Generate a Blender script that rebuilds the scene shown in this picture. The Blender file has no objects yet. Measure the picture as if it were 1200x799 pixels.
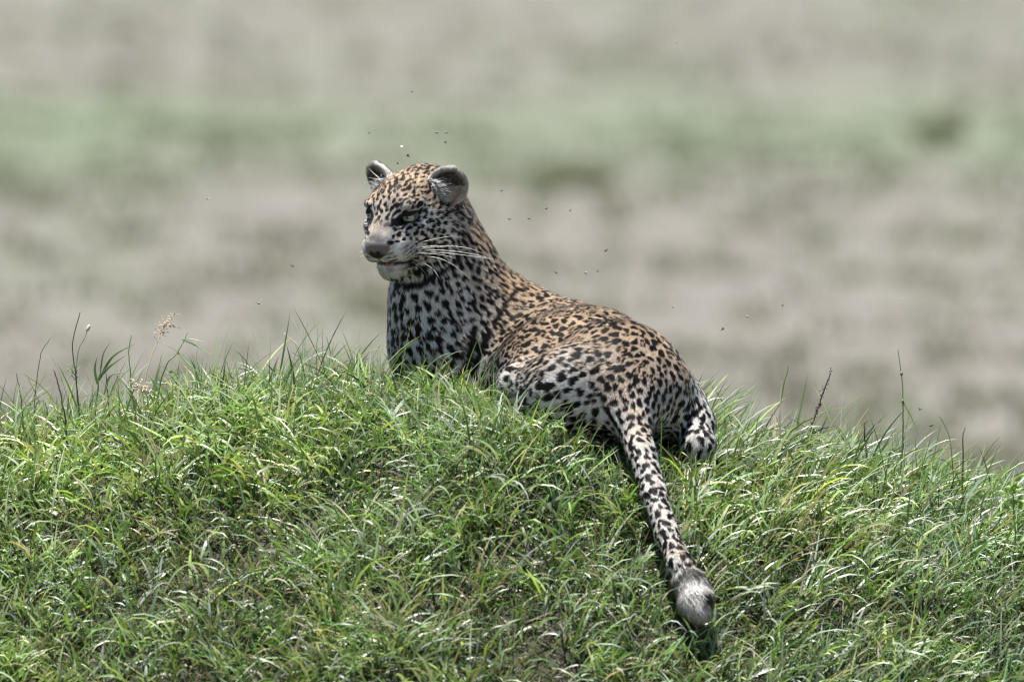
import bpy, bmesh, math, os
import numpy as np
from mathutils import Vector, Matrix
from mathutils.bvhtree import BVHTree

RNG = np.random.default_rng(7)
R = math.radians
sc = bpy.context.scene
col = sc.collection

# ------------------------------------------------------------------ camera
CAM = np.array([0.0, -20.0, 2.60])
PITCH = R(3.0)
FPX = 12800.0                                   # focal length in photo pixels (1200 wide)
cd = bpy.data.cameras.new('camera')
cam = bpy.data.objects.new('camera', cd)
col.objects.link(cam)
cam.location = CAM
cam.rotation_euler = (R(90) - PITCH, 0, 0)
cd.sensor_width = 36.0
cd.lens = 36.0 * FPX / 1200.0
cd.clip_start = 0.5
cd.clip_end = 8000
cd.dof.use_dof = True
cd.dof.focus_distance = 20.15
cd.dof.aperture_fstop = 3.9
sc.camera = cam

# ------------------------------------------------------------------ light
SUN = np.array([-0.13, -0.08, 0.985]); SUN /= np.linalg.norm(SUN)
elev = math.asin(SUN[2])
w = bpy.data.worlds.new('World'); sc.world = w; w.use_nodes = True
nt = w.node_tree; nt.nodes.clear()
sky = nt.nodes.new('ShaderNodeTexSky'); sky.sky_type = 'NISHITA'; sky.sun_disc = False
sky.sun_elevation = elev
sky.sun_rotation = math.atan2(SUN[0], SUN[1])
sky.air_density = 1.0; sky.dust_density = 0.4; sky.altitude = 1600
bg = nt.nodes.new('ShaderNodeBackground'); bg.inputs[1].default_value = 0.05
wo = nt.nodes.new('ShaderNodeOutputWorld')
nt.links.new(sky.outputs[0], bg.inputs[0]); nt.links.new(bg.outputs[0], wo.inputs[0])
sd = bpy.data.lights.new('sun', 'SUN'); sd.energy = 5.0; sd.angle = R(0.53); sd.color = (1.0, 0.98, 0.945)
so = bpy.data.objects.new('sun', sd); col.objects.link(so)
so.rotation_euler = Vector(-SUN).to_track_quat('-Z', 'Y').to_euler()
so.location = (4, 2, 12)

sc.view_settings.view_transform = 'Standard'
sc.view_settings.look = 'None'
sc.view_settings.exposure = 1.4
sc.view_settings.gamma = 1.0
sc.render.engine = 'CYCLES'
sc.cycles.use_denoising = True
sc.cycles.max_bounces = 6
sc.cycles.diffuse_bounces = 2
sc.cycles.transmission_bounces = 4
sc.cycles_curves.shape = 'RIBBONS'
sc.cycles.filter_width = 1.2

# ------------------------------------------------------------------ helpers
FWD = np.array([0, math.cos(PITCH), -math.sin(PITCH)])
UPV = np.array([0, math.sin(PITCH), math.cos(PITCH)])


def ray(px, py):
    d = FWD * FPX + np.array([1.0, 0, 0]) * (px - 600.0) + UPV * (399.5 - py)
    return d / np.linalg.norm(d)


def P(px, py, Y):
    """photo pixel at world depth Y -> world point"""
    d = ray(px, py)
    return CAM + d * ((Y - CAM[1]) / d[1])


def nrm(v):
    v = np.asarray(v, float)
    return v / (np.linalg.norm(v, axis=-1, keepdims=True) + 1e-12)


def sstep(a, b, x):
    t = np.clip((x - a) / (b - a), 0, 1)
    return t * t * (3 - 2 * t)


_perm = RNG.permutation(512)


def vnoise(p, scale, seed=0):
    """smooth value noise, -1..1, p (N,3)"""
    q = np.asarray(p) * scale + 37.17 * (seed + 1)
    i = np.floor(q).astype(np.int64); f = q - i
    f = f * f * (3 - 2 * f)
    out = 0
    for dx in (0, 1):
        for dy in (0, 1):
            for dz in (0, 1):
                h = ((i[:, 0] + dx) * 73856093) ^ ((i[:, 1] + dy) * 19349663) ^ ((i[:, 2] + dz) * 83492791)
                h = (h * 2654435761) & 0xFFFFFFFF
                h = (h ^ (h >> 15)) * 2246822519 & 0xFFFFFFFF
                v = ((h >> 8) & 0xFFFF) / 32767.5 - 1
                wgt = (f[:, 0] if dx else 1 - f[:, 0]) * (f[:, 1] if dy else 1 - f[:, 1]) * (f[:, 2] if dz else 1 - f[:, 2])
                out = out + v * wgt
    return out


def mesh_np(name, verts, faces, smooth=True):
    """faces: list of arrays (n,3) / (n,4)"""
    me = bpy.data.meshes.new(name)
    verts = np.asarray(verts, np.float32)
    me.vertices.add(len(verts)); me.vertices.foreach_set('co', verts.ravel())
    loops = np.concatenate([np.asarray(f, np.int32).ravel() for f in faces])
    starts = []; n = 0
    for f in faces:
        k = f.shape[1]; starts.append(np.arange(len(f)) * k + n); n += f.size
    starts = np.concatenate(starts).astype(np.int32)
    me.loops.add(len(loops)); me.loops.foreach_set('vertex_index', loops)
    me.polygons.add(len(starts)); me.polygons.foreach_set('loop_start', starts)
    me.polygons.foreach_set('use_smooth', np.full(len(starts), smooth))
    me.update(calc_edges=True)
    return me


def vcol(me, name, rgb):
    a = me.attributes.new(name, 'FLOAT_COLOR', 'POINT')
    c = np.ones((len(rgb), 4), np.float32); c[:, :3] = rgb
    a.data.foreach_set('color', c.ravel())


def link(name, data, mat=None, parent=None):
    o = bpy.data.objects.new(name, data); col.objects.link(o)
    if mat is not None: data.materials.append(mat)
    if parent is not None: o.parent = parent
    return o


def empty(name, loc):
    o = bpy.data.objects.new(name, None); col.objects.link(o)
    o.empty_display_size = 0.05
    o.location = loc
    return o


def tag(o, label=None, cat=None, group=None, kind=None):
    if label: o['label'] = label
    if cat: o['category'] = cat
    if group: o['group'] = group
    if kind: o['kind'] = kind
    return o


def new_mat(name):
    m = bpy.data.materials.new(name); m.use_nodes = True
    n = m.node_tree; n.nodes.clear()
    out = n.nodes.new('ShaderNodeOutputMaterial')
    return m, n, out


def simple_mat(name, rgb, rough=0.6, spec=0.3, var=0.15, scale=60.0):
    m, n, out = new_mat(name)
    b = n.nodes.new('ShaderNodeBsdfPrincipled')
    tc = n.nodes.new('ShaderNodeTexCoord'); no = n.nodes.new('ShaderNodeTexNoise')
    no.inputs['Scale'].default_value = scale
    n.links.new(tc.outputs['Object'], no.inputs['Vector'])
    mx = n.nodes.new('ShaderNodeMix'); mx.data_type = 'RGBA'
    mx.inputs[6].default_value = tuple(c * (1 - var) for c in rgb) + (1,)
    mx.inputs[7].default_value = tuple(min(1, c * (1 + var)) for c in rgb) + (1,)
    n.links.new(no.outputs['Fac'], mx.inputs[0]); n.links.new(mx.outputs[2], b.inputs['Base Color'])
    b.inputs['Roughness'].default_value = rough
    b.inputs['Specular IOR Level'].default_value = spec
    n.links.new(b.outputs[0], out.inputs[0])
    return m


# ------------------------------------------------------------------ terrain
_cx = np.array([-400, 0, 100, 200, 300, 400, 500, 600, 700, 800, 900, 1000, 1100, 1200, 1600], float)
_cy = np.array([620, 498, 479, 466, 451, 432, 427, 434, 462, 487, 506, 534, 560, 584, 690], float)
_cp = np.array([P(a, b, 0.35) for a, b in zip(_cx, _cy)])
_tx = np.concatenate([[-4.5, -3.0], _cp[:, 0], [2.6, 4.0]])
_tz = np.concatenate([[-0.3, 0.25], _cp[:, 2], [0.35, -0.3]])
_dx = np.linspace(-4.5, 4.0, 851)
_dz = np.interp(_dx, _tx, _tz)
_ker = np.exp(-0.5 * (np.arange(-25, 26) / 9.0) ** 2); _ker /= _ker.sum()
_dz = np.convolve(np.pad(_dz, 25, mode='edge'), _ker, 'valid')


def softplus(x, s):
    return s * np.logaddexp(0, x / s)


def G(x, y):
    """height of the mound / plain"""
    x = np.asarray(x, float); y = np.asarray(y, float)
    z = np.interp(x, _dx, _dz)
    t = 0.35 - y
    z = z - 0.96 * softplus(t - 0.45, 0.11) + 0.40 * softplus(t - 1.35, 0.2)
    z = z - 0.75 * softplus(-t - 0.15, 0.12)
    p = np.stack([x.ravel(), y.ravel(), 0 * x.ravel()], 1)
    n = 0.022 * vnoise(p, 4.5, 1) + (0.010 + 0.014 * sstep(0.35, 0.6, t.ravel())) * vnoise(p, 8.5, 2)
    # broad hollows and shoulders on the near face of the mound
    n = n + 0.030 * vnoise(p, 2.1, 5) * sstep(0.0, 0.35, t.ravel() - 0.45)
    z = z + n.reshape(x.shape)
    z = z + 0.065 * np.exp(-((x - 0.05) / 0.13) ** 2 - ((y + 0.18) / 0.11) ** 2)
    return softplus(z, 0.05) - 0.03


def grid_mesh(name, xs, ys, zf):
    X, Y = np.meshgrid(xs, ys)
    Z = zf(X, Y)
    v = np.stack([X.ravel(), Y.ravel(), Z.ravel()], 1)
    nx, ny = len(xs), len(ys)
    i = np.arange(nx * ny).reshape(ny, nx)
    q = np.stack([i[:-1, :-1].ravel(), i[:-1, 1:].ravel(), i[1:, 1:].ravel(), i[1:, :-1].ravel()], 1)
    return mesh_np(name, v, [q])


def ramp_mat_ground():
    """savannah plain: straw and mauve-grey dry grass with broad green swales"""
    m, n, out = new_mat('plain_dry_grass')
    b = n.nodes.new('ShaderNodeBsdfPrincipled'); b.inputs['Roughness'].default_value = 0.9
    b.inputs['Specular IOR Level'].default_value = 0.1
    tc = n.nodes.new('ShaderNodeTexCoord')

    def noise(scale, stretch, detail=3.0, loc=(0, 0, 0)):
        mp = n.nodes.new('ShaderNodeMapping'); mp.inputs['Scale'].default_value = stretch
        mp.inputs['Location'].default_value = loc
        no = n.nodes.new('ShaderNodeTexNoise'); no.inputs['Scale'].default_value = scale
        no.inputs['Detail'].default_value = detail
        n.links.new(tc.outputs['Object'], mp.inputs[0]); n.links.new(mp.outputs[0], no.inputs['Vector'])
        return no.outputs['Fac']

    def ramp(fac, stops):
        r = n.nodes.new('ShaderNodeValToRGB'); e = r.color_ramp.elements
        while len(e) < len(stops): e.new(0.5)
        for k, (p, c) in enumerate(stops): e[k].position = p; e[k].color = tuple(c) + (1,)
        n.links.new(fac, r.inputs[0]); return r.outputs[0]

    straw = ramp(noise(0.9, (1, 0.07, 1)), [(0.30, (0.122, 0.115, 0.098)), (0.5, (0.127, 0.118, 0.103)), (0.7, (0.133, 0.121, 0.110))])
    green = ramp(noise(0.7, (1, 0.07, 1), loc=(5, 3, 0)), [(0.3, (0.104, 0.120, 0.082)), (0.7, (0.110, 0.128, 0.087))])
    # the wet swale that crosses the plain 62-82 m off, with ragged borders
    sep = n.nodes.new('ShaderNodeSeparateXYZ'); n.links.new(tc.outputs['Object'], sep.inputs[0])
    wob = n.nodes.new('ShaderNodeMath'); wob.operation = 'MULTIPLY_ADD'
    n.links.new(noise(0.16, (1, 0.6, 1), 4.0), wob.inputs[0]); wob.inputs[1].default_value = 26.0
    n.links.new(sep.outputs['Y'], wob.inputs[2])
    bandr = n.nodes.new('ShaderNodeMapRange'); bandr.inputs[1].default_value = 52 ; bandr.inputs[2].default_value = 92
    n.links.new(wob.outputs[0], bandr.inputs[0])
    band = ramp(bandr.outputs[0], [(0.0, (0, 0, 0)), (0.28, (0.10,) * 3), (0.45, (0.85,) * 3), (0.62, (0.7,) * 3), (0.85, (0.10,) * 3), (1.0, (0.08,) * 3)])
    patch = ramp(noise(0.55, (1, 0.10, 1), 3.0, (9, 2, 0)), [(0.45, (0, 0, 0)), (0.75, (0.45,) * 3)])
    mx1 = n.nodes.new('ShaderNodeMix'); mx1.data_type = 'RGBA'
    add = n.nodes.new('ShaderNodeMath'); add.operation = 'ADD'; add.use_clamp = True
    n.links.new(band, add.inputs[0]); n.links.new(patch, add.inputs[1])
    n.links.new(add.outputs[0], mx1.inputs[0]); n.links.new(straw, mx1.inputs[6]); n.links.new(green, mx1.inputs[7])
    n.links.new(mx1.outputs[2], b.inputs['Base Color'])
    bp = n.nodes.new('ShaderNodeBump'); bp.inputs['Strength'].default_value = 0.6; bp.inputs['Distance'].default_value = 0.2
    n.links.new(noise(2.5, (1, 1, 1), 4.0), bp.inputs['Height']); n.links.new(bp.outputs[0], b.inputs['Normal'])
    n.links.new(b.outputs[0], out.inputs[0])
    return m


def zplain(X, Y):
    p = np.stack([X.ravel(), Y.ravel(), 0 * X.ravel()], 1)
    far = sstep(8, 30, np.hypot(X, Y).ravel())
    return (far * (0.10 * vnoise(p, 0.12, 3) + 0.05 * vnoise(p, 0.5, 4)) - 0.04).reshape(X.shape)


_ex = np.concatenate([-np.geomspace(3000, 30, 18), np.linspace(-28, 28, 85), np.geomspace(30, 3000, 18)])
_ey = np.concatenate([-np.geomspace(2500, 32, 14), np.linspace(-30, 140, 190), np.geomspace(145, 5000, 20)])
plain = link('ground', grid_mesh('ground', _ex, _ey, zplain), ramp_mat_ground())
tag(plain, 'flat savannah plain of dry grass with a green swale behind the mound', kind='structure')

_m, _n, _o = new_mat('mound_soil')
_b = _n.nodes.new('ShaderNodeBsdfPrincipled'); _b.inputs['Roughness'].default_value = 0.95
_tc = _n.nodes.new('ShaderNodeTexCoord'); _no = _n.nodes.new('ShaderNodeTexNoise'); _no.inputs['Scale'].default_value = 22; _no.inputs['Detail'].default_value = 6
_r = _n.nodes.new('ShaderNodeValToRGB'); _r.color_ramp.elements[0].position = 0.32; _r.color_ramp.elements[1].position = 0.72
_r.color_ramp.elements[0].color = (0.022, 0.019, 0.013, 1); _r.color_ramp.elements[1].color = (0.050, 0.040, 0.027, 1)
_n.links.new(_tc.outputs['Object'], _no.inputs['Vector']); _n.links.new(_no.outputs['Fac'], _r.inputs[0]); _n.links.new(_r.outputs[0], _b.inputs['Base Color'])
_bp = _n.nodes.new('ShaderNodeBump'); _bp.inputs['Strength'].default_value = 0.7; _bp.inputs['Distance'].default_value = 0.01
_n.links.new(_no.outputs['Fac'], _bp.inputs['Height']); _n.links.new(_bp.outputs[0], _b.inputs['Normal']); _n.links.new(_b.outputs[0], _o.inputs[0])
SOIL = _m
mound = link('mound', grid_mesh('mound', np.linspace(-4.4, 3.9, 277), np.linspace(-3.2, 3.4, 220), G), SOIL)
tag(mound, 'brown earth mound under green grass where the leopard lies', kind='structure')

# ------------------------------------------------------------------ leopard: implicit body
PR = []          # primitives
BIG = 9.0


def rc(a, b, ra, rb, k=0.03, d=None, pale=0.35, sp=0.025, ros=0.0, fl=0.0075, tag_='body'):
    a = np.asarray(a, float); b = np.asarray(b, float)
    PR.append(dict(t='rc', a=a, b=b, ra=ra, rb=rb, k=k, d=nrm(b - a) if d is None else nrm(d), pale=pale, sp=sp, ros=ros, fl=fl, g=tag_))


def el(c, r, M=None, k=0.03, d=(0, 0, -1), pale=0.35, sp=0.025, ros=0.0, fl=0.0075, tag_='body', sub=False):
    PR.append(dict(t='el', c=np.asarray(c, float), r=np.asarray(r, float), M=np.eye(3) if M is None else np.asarray(M, float),
                   k=k, d=nrm(d), pale=pale, sp=sp, ros=ros, fl=fl, g=tag_, sub=sub))


def prim_d(p, q):
    if p['t'] == 'rc':
        a, b, ra, rb = p['a'], p['b'], p['ra'], p['rb']
        ba = b - a; L2 = ba @ ba
        h = np.clip(((q - a) @ ba) / L2, 0, 1)
        dv = q - a - h[:, None] * ba
        return np.sqrt((dv * dv).sum(1)) - (ra + (rb - ra) * h)
    v = (q - p['c']) @ p['M'].T            # rows of M = local axes
    k0 = np.sqrt(((v / p['r']) ** 2).sum(1)); k1 = np.sqrt(((v / p['r'] ** 2) ** 2).sum(1)) + 1e-9
    return k0 * (k0 - 1) / k1


def sdf(q, skip=()):
    d = np.full(len(q), BIG)
    for p in PR:
        if p['g'] in skip: continue
        e = prim_d(p, q); k = p['k']
        if p.get('sub'):
            h = np.maximum(k - np.abs(-e - d), 0) / k
            d = np.maximum(d, -e) + h * h * k * 0.25
        else:
            h = np.maximum(k - np.abs(d - e), 0) / k
            d = np.minimum(d, e) - h * h * k * 0.25
    return d


# ---- torso (front -> rear), hair lies towards the tail
WITH = P(590, 412, 0.40)
rc(P(524, 408, 0.37), WITH, 0.092, 0.105, 0.05, pale=0.42, sp=0.0205, ros=0.2, fl=0.009)
rc(WITH, P(651, 434, 0.33), 0.108, 0.122, 0.05, pale=0.26, ros=0.45, sp=0.0205)
rc(P(651, 434, 0.33), P(692, 438, 0.20), 0.122, 0.113, 0.05, pale=0.26, ros=0.45, sp=0.0205)
rc(P(692, 438, 0.20), P(719, 450, 0.03), 0.110, 0.094, 0.05, pale=0.26, ros=0.45, sp=0.0220)
# scapula hump / withers
el(P(598, 380, 0.37), (0.07, 0.05, 0.06), k=0.06, d=(1, -0.5, -0.4), pale=0.2, ros=0.2, sp=0.0180)
# chest front and throat bulge
el(P(505, 394, 0.36), (0.072, 0.075, 0.115), k=0.05, d=(0.15, 0, -1), pale=0.95, sp=0.0245, fl=0.010)
el(P(509, 340, 0.345), (0.076, 0.070, 0.070), k=0.05, d=(0.3, 0, -1), pale=0.9, sp=0.0225, fl=0.010)
# neck
rc(P(506, 270, 0.33), P(566, 374, 0.38), 0.064, 0.092, 0.05, pale=0.24, sp=0.0155, ros=0.2, fl=0.010)
# near shoulder and upper arm
el(P(522, 405, 0.33), (0.060, 0.055, 0.085), k=0.04, d=(0.35, -0.1, -1), pale=0.75, sp=0.0215, fl=0.009)
rc(P(545, 394, 0.35), P(548, 452, 0.325), 0.052, 0.042, 0.03, pale=0.75, sp=0.025)
rc(P(548, 455, 0.32), P(505, 478, 0.28), 0.036, 0.030, 0.03, pale=0.6)
rc(P(505, 478, 0.28), P(488, 484, 0.26), 0.032, 0.030, 0.02, pale=0.6)
# far foreleg
rc(P(510, 445, 0.42), P(480, 470, 0.45), 0.045, 0.033, 0.03, pale=0.6)
rc(P(480, 470, 0.45), P(462, 474, 0.48), 0.032, 0.030, 0.02, pale=0.6)
# near (left) hind leg: thigh on the ground, knee forward
rc(P(712, 450, -0.04), P(668, 460, -0.07), 0.084, 0.068, 0.075, pale=0.52, sp=0.0245, ros=0.40)
rc(P(668, 460, -0.07), P(614, 455, 0.02), 0.066, 0.045, 0.06, pale=0.66, sp=0.0240, ros=0.25)
rc(P(612, 458, 0.07), P(680, 505, 0.0), 0.040, 0.028, 0.03, pale=0.75)
rc(P(680, 505, 0.0), P(625, 505, 0.03), 0.028, 0.027, 0.02, pale=0.75)
# belly
el(P(632, 450, 0.22), (0.10, 0.10, 0.07), k=0.05, pale=0.7, d=(1, -1, 0))
el(P(652, 434, 0.14), (0.105, 0.10, 0.095), k=0.06, pale=0.34, d=(0.6, -1, 0), ros=0.4, sp=0.0215)
# far (right) hind leg: haunch right of the tail, hock towards the camera
rc(P(745, 450, 0.04), P(782, 481, 0.08), 0.080, 0.062, 0.05, pale=0.56, sp=0.0225, ros=0.25)
rc(P(785, 474, 0.08), P(812, 498, 0.02), 0.058, 0.036, 0.04, pale=0.7, sp=0.024)
rc(P(812, 498, 0.02), P(818, 522, -0.04), 0.034, 0.026, 0.02, pale=0.8, sp=0.022)
rc(P(818, 522, -0.04), P(806, 532, 0.06), 0.026, 0.026, 0.02, pale=0.8, sp=0.022)
# rump and tail
el(P(735, 458, -0.01), (0.110, 0.080, 0.074), k=0.06, d=(0.1, -0.6, -0.8), pale=0.34, sp=0.0225, ros=0.35)
TAIL = [(722, 436, 0.0, .076), (732, 468, -.080, .044), (741, 496, -.140, .0295), (752, 532, -.205, .0232), (767, 580, -.275, .0202),
        (782, 626, -.345, .0186), (796, 660, -.400, .0186), (808, 684, -.432, .0220), (815, 703, -.455, .0225), (818, 711, -.466, .018)]
for (a, b) in zip(TAIL[:-1], TAIL[1:]):
    rc(P(*a[:3]), P(*b[:3]), a[3], b[3], 0.06 if a[1] < 470 else 0.012, pale=0.36 if a[1] < 480 else 0.66, sp=0.0195, ros=0.0,
       fl=0.008 if a[1] < 660 else 0.017, tag_='tail')

# ---- head, in its own frame: f forward, s to the animal's left, u up
YAW, HP, ROLL, HS = R(31), R(16), R(-2), 1.13
f0 = np.array([-math.sin(YAW) * math.cos(HP), -math.cos(YAW) * math.cos(HP), -math.sin(HP)])
s0 = nrm(np.cross([0, 0, 1], f0)); u0 = np.cross(f0, s0)
s1 = s0 * math.cos(ROLL) + u0 * math.sin(ROLL); u1 = np.cross(f0, s1)
HM = np.stack([f0, s1, u1])                 # rows: local axes in world
EYE_L = (0.052, 0.0385, 0.012)
HC = P(458, 252, 0.24) - HS * (np.array([0.052, 0, 0.012]) @ HM)


SW = 0.90


def H(f, s, u):
    return HC + HS * (np.array([f, s * SW, u]) @ HM)


def hd(f, s, u):
    return np.array([f, s, u]) @ HM


def rotM(yaw, pitch=0.0, roll=0.0):
    """local axes turned within the head frame"""
    c, s_ = math.cos(yaw), math.sin(yaw)
    A = np.array([[c, s_, 0], [-s_, c, 0], [0, 0, 1]])
    c, s_ = math.cos(pitch), math.sin(pitch)
    B = np.array([[c, 0, s_], [0, 1, 0], [-s_, 0, c]])
    c, s_ = math.cos(roll), math.sin(roll)
    C_ = np.array([[1, 0, 0], [0, c, s_], [0, -s_, c]])
    return C_ @ B @ A @ HM


BACK = hd(-1, 0, 0.15)


def hel(c, r, k=0.02, d=None, M=None, sub=False, sp=0.0125, pale=0.34, fl=0.0050, g='head'):
    el(H(*c), np.array(r) * HS * (np.array([1, SW, 1]) if g != 'ear' else 1.0), HM if M is None else M, k, BACK if d is None else d, pale, sp, 0.0, fl, g, sub)


def hrc(a, b, ra, rb, k=0.02, d=None, sp=0.0125, pale=0.34, fl=0.0050, g='head'):
    rc(H(*a), H(*b), ra * HS, rb * HS, k, BACK if d is None else d, pale, sp, 0.0, fl, g)


hel((-0.040, 0, 0.008), (0.080, 0.066, 0.054), 0.03)                       # cranium
hel((0.014, 0, 0.009), (0.060, 0.053, 0.050), 0.03)                        # brow and face
for s in (1, -1):
    hel((-0.006, s * 0.043, -0.026), (0.050, 0.034, 0.044), 0.03, hd(-1, s * .3, -.2), pale=0.7, sp=0.0160, fl=0.006)     # cheek
    hel((-0.045, s * 0.046, -0.036), (0.045, 0.032, 0.046), 0.03, hd(-1, s * .3, -.4), pale=0.7, sp=0.0175, fl=0.010)     # ruff
hrc((0.040, 0, -0.018), (0.080, 0, -0.026), 0.041, 0.030, 0.025, pale=0.55)     # muzzle
for s in (1, -1):
    hel((0.080, s * 0.0170, -0.0425), (0.027, 0.0180, 0.0185), 0.012, hd(-1, s * .7, -.25), pale=0.62, fl=0.0025)          # whisker pad
    hel((0.060, s * 0.030, -0.036), (0.032, 0.018, 0.022), 0.02, hd(-1, s * .7, -.25), pale=0.66, fl=0.004)
    hel((0.040, s * 0.0325, 0.028), (0.024, 0.022, 0.011), 0.014, hd(-.7, s * .3, .6), pale=0.5, fl=0.005)                # brow ridge
    hel((0.046, s * 0.0395, -0.010), (0.020, 0.020, 0.011), 0.014, hd(-.7, s * .7, -.2), pale=0.75, fl=0.004)             # cheekbone
hrc((0.036, 0, 0.026), (0.094, 0, -0.017), 0.0235, 0.0165, 0.018, hd(-1, 0, .2), pale=0.45, fl=0.0035)                  # nose bridge
hel((0.102, 0, -0.0275), (0.0135, 0.0245, 0.0175), 0.006, pale=0.4, fl=0.0, g='nose')                                  # nose pad
hrc((-0.01, 0, -0.058), (0.062, 0, -0.071), 0.038, 0.0225, 0.02, hd(-1, 0, -.3), pale=0.98, fl=0.009)                   # lower jaw
hel((0.070, 0, -0.0725), (0.018, 0.018, 0.0145), 0.012, hd(-.3, 0, -1), pale=1.0, fl=0.010)                              # chin
# mouth line
hel((0.080, 0, -0.0605), (0.042, 0.046, 0.0034), 0.005, M=rotM(0, R(9)), sub=True)
# ears: cups facing forward and outward
for s in (1, -1):
    Me = rotM(R(24) * s, R(-10), R(-38) * s)
    ec = (-0.032, s * 0.0655, 0.034)
    hel(ec, (0.0145, 0.0315, 0.0365), 0.008, hd(-.2, s * .4, 1), M=Me, pale=0.2, fl=0.011, g='ear')
    hel(tuple(np.array(ec) + np.array([0.0115, s * 0.005, 0.002])), (0.0160, 0.0290, 0.0335), 0.003, M=Me, sub=True, g='ear')
    hel((-0.034, s * 0.050, 0.026), (0.022, 0.022, 0.022), 0.018, pale=0.35, g='ear_base')
# eye sockets
for s in (1, -1):
    hel((0.0605, s * 0.0405, 0.0095), (0.0125, 0.0160, 0.0072), 0.006, M=rotM(R(22) * s, 0, R(14) * s), sub=True)
# back of skull into neck
rc(H(-0.07, 0, -0.012), P(528, 302, 0.36), 0.060, 0.072, 0.03, pale=0.35, sp=0.017, fl=0.009)


def surface_nets(F, o, h):
    ins = F < 0
    nx, ny, nz = F.shape
    c = [ins[i:nx - 1 + i, j:ny - 1 + j, k:nz - 1 + k] for i in (0, 1) for j in (0, 1) for k in (0, 1)]
    s = np.zeros(c[0].shape, np.int8)
    for a in c: s += a
    act = np.argwhere((s > 0) & (s < 8))
    idx = np.full(c[0].shape, -1, np.int32); idx[act[:, 0], act[:, 1], act[:, 2]] = np.arange(len(act))
    acc = np.zeros((len(act), 3)); cnt = np.zeros(len(act))
    corners = [(i, j, k) for i in (0, 1) for j in (0, 1) for k in (0, 1)]
    for a in range(8):
        for b in range(a + 1, 8):
            da = np.array(corners[a]); db = np.array(corners[b])
            if np.abs(da - db).sum() != 1: continue
            fa = F[tuple((act + da).T)]; fb = F[tuple((act + db).T)]
            m = (fa < 0) != (fb < 0)
            t = np.where(m, fa / np.where(fa - fb == 0, 1, fa - fb), 0)
            acc += np.where(m[:, None], da + t[:, None] * (db - da), 0); cnt += m
    v = (act + acc / cnt[:, None]) * h + o
    quads = []
    for ax in range(3):
        sl0 = [slice(None)] * 3; sl1 = [slice(None)] * 3
        sl0[ax] = slice(0, -1); sl1[ax] = slice(1, None)
        A = ins[tuple(sl0)]; B = ins[tuple(sl1)]
        e = np.argwhere(A != B)
        o1, o2 = [x for x in range(3) if x != ax]
        e = e[(e[:, o1] > 0) & (e[:, o2] > 0) & (e[:, o1] < F.shape[o1] - 1) & (e[:, o2] < F.shape[o2] - 1)]
        def at(d1, d2):
            g = e.copy(); g[:, o1] -= d1; g[:, o2] -= d2
            return idx[tuple(g.T)]
        q = np.stack([at(1, 1), at(0, 1), at(0, 0), at(1, 0)], 1)
        flip = ~A[tuple(e.T)]
        if ax == 1: flip = ~flip
        q[flip] = q[flip][:, ::-1]
        quads.append(q)
    return v, np.concatenate(quads)


HGRID = 0.0034
lo = np.array([-0.34, -0.53, 1.02]); hi = np.array([0.42, 0.52, 1.93])
nf = ((hi - lo) / HGRID).astype(int) // 5 * 5
cgr = [lo[i] + (np.arange(nf[i] // 5) * 5 + 2) * HGRID for i in range(3)]
CG = np.stack(np.meshgrid(*cgr, indexing='ij'), -1).reshape(-1, 3)
dc = sdf(CG).reshape([len(c) for c in cgr])
F = np.repeat(np.repeat(np.repeat(dc, 5, 0), 5, 1), 5, 2).astype(np.float32)
nearm = np.argwhere(np.abs(F) < 7.5 * HGRID)
F[tuple(nearm.T)] = sdf(lo + nearm * HGRID)
BV, BQ = surface_nets(F, lo, HGRID)
del F, nearm
# polish onto the zero set
for _ in range(2):
    e = 0.0012
    d = sdf(BV)
    g = np.stack([sdf(BV + np.eye(3)[i] * e) - sdf(BV - np.eye(3)[i] * e) for i in range(3)], 1) / (2 * e)
    g2 = (g * g).sum(1)
    BV = BV - np.clip(d / np.maximum(g2, 0.2), -0.002, 0.002)[:, None] * g
    BN = nrm(g)
tri = np.concatenate([BQ[:, [0, 1, 2]], BQ[:, [0, 2, 3]]])


def blend_attrs(q):
    """distance-weighted mix of each primitive's coat settings"""
    W = 0; D = 0; A = 0
    for p in PR:
        if p.get('sub'): continue
        wgt = np.exp(-np.clip(prim_d(p, q), -0.012, 1) / (0.010 if p['g'] in ('head', 'ear', 'nose', 'ear_base') else 0.018))
        W = W + wgt
        D = D + wgt[:, None] * p['d']
        A = A + wgt[:, None] * np.array([p['pale'], p['sp'], p['ros'], p['fl']])
    return nrm(D), A / W[:, None]


BD, BA = blend_attrs(BV)
bvh = BVHTree.FromPolygons([tuple(v) for v in BV], [tuple(t) for t in BQ])


def hit(px, py):
    d = ray(px, py)
    r = bvh.ray_cast(Vector(CAM), Vector(d))
    return np.array(r[0]) if r[0] is not None else None


def group_d(q, names):
    d = np.full(len(q), BIG)
    for p in PR:
        if p['g'] in names and not p.get('sub'): d = np.minimum(d, prim_d(p, q))
    return d


def hl(q):
    """world -> head frame, in unscaled head units"""
    return (q - HC) @ HM.T / (HS * np.array([1, SW, 1]))


# ---- rosettes and spots: seeds spread over the skin
class Seeds: pass


def is_head(q):
    return sstep(0.006, 0.0, group_d(q, ('head', 'ear', 'nose', 'ear_base')))


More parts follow.
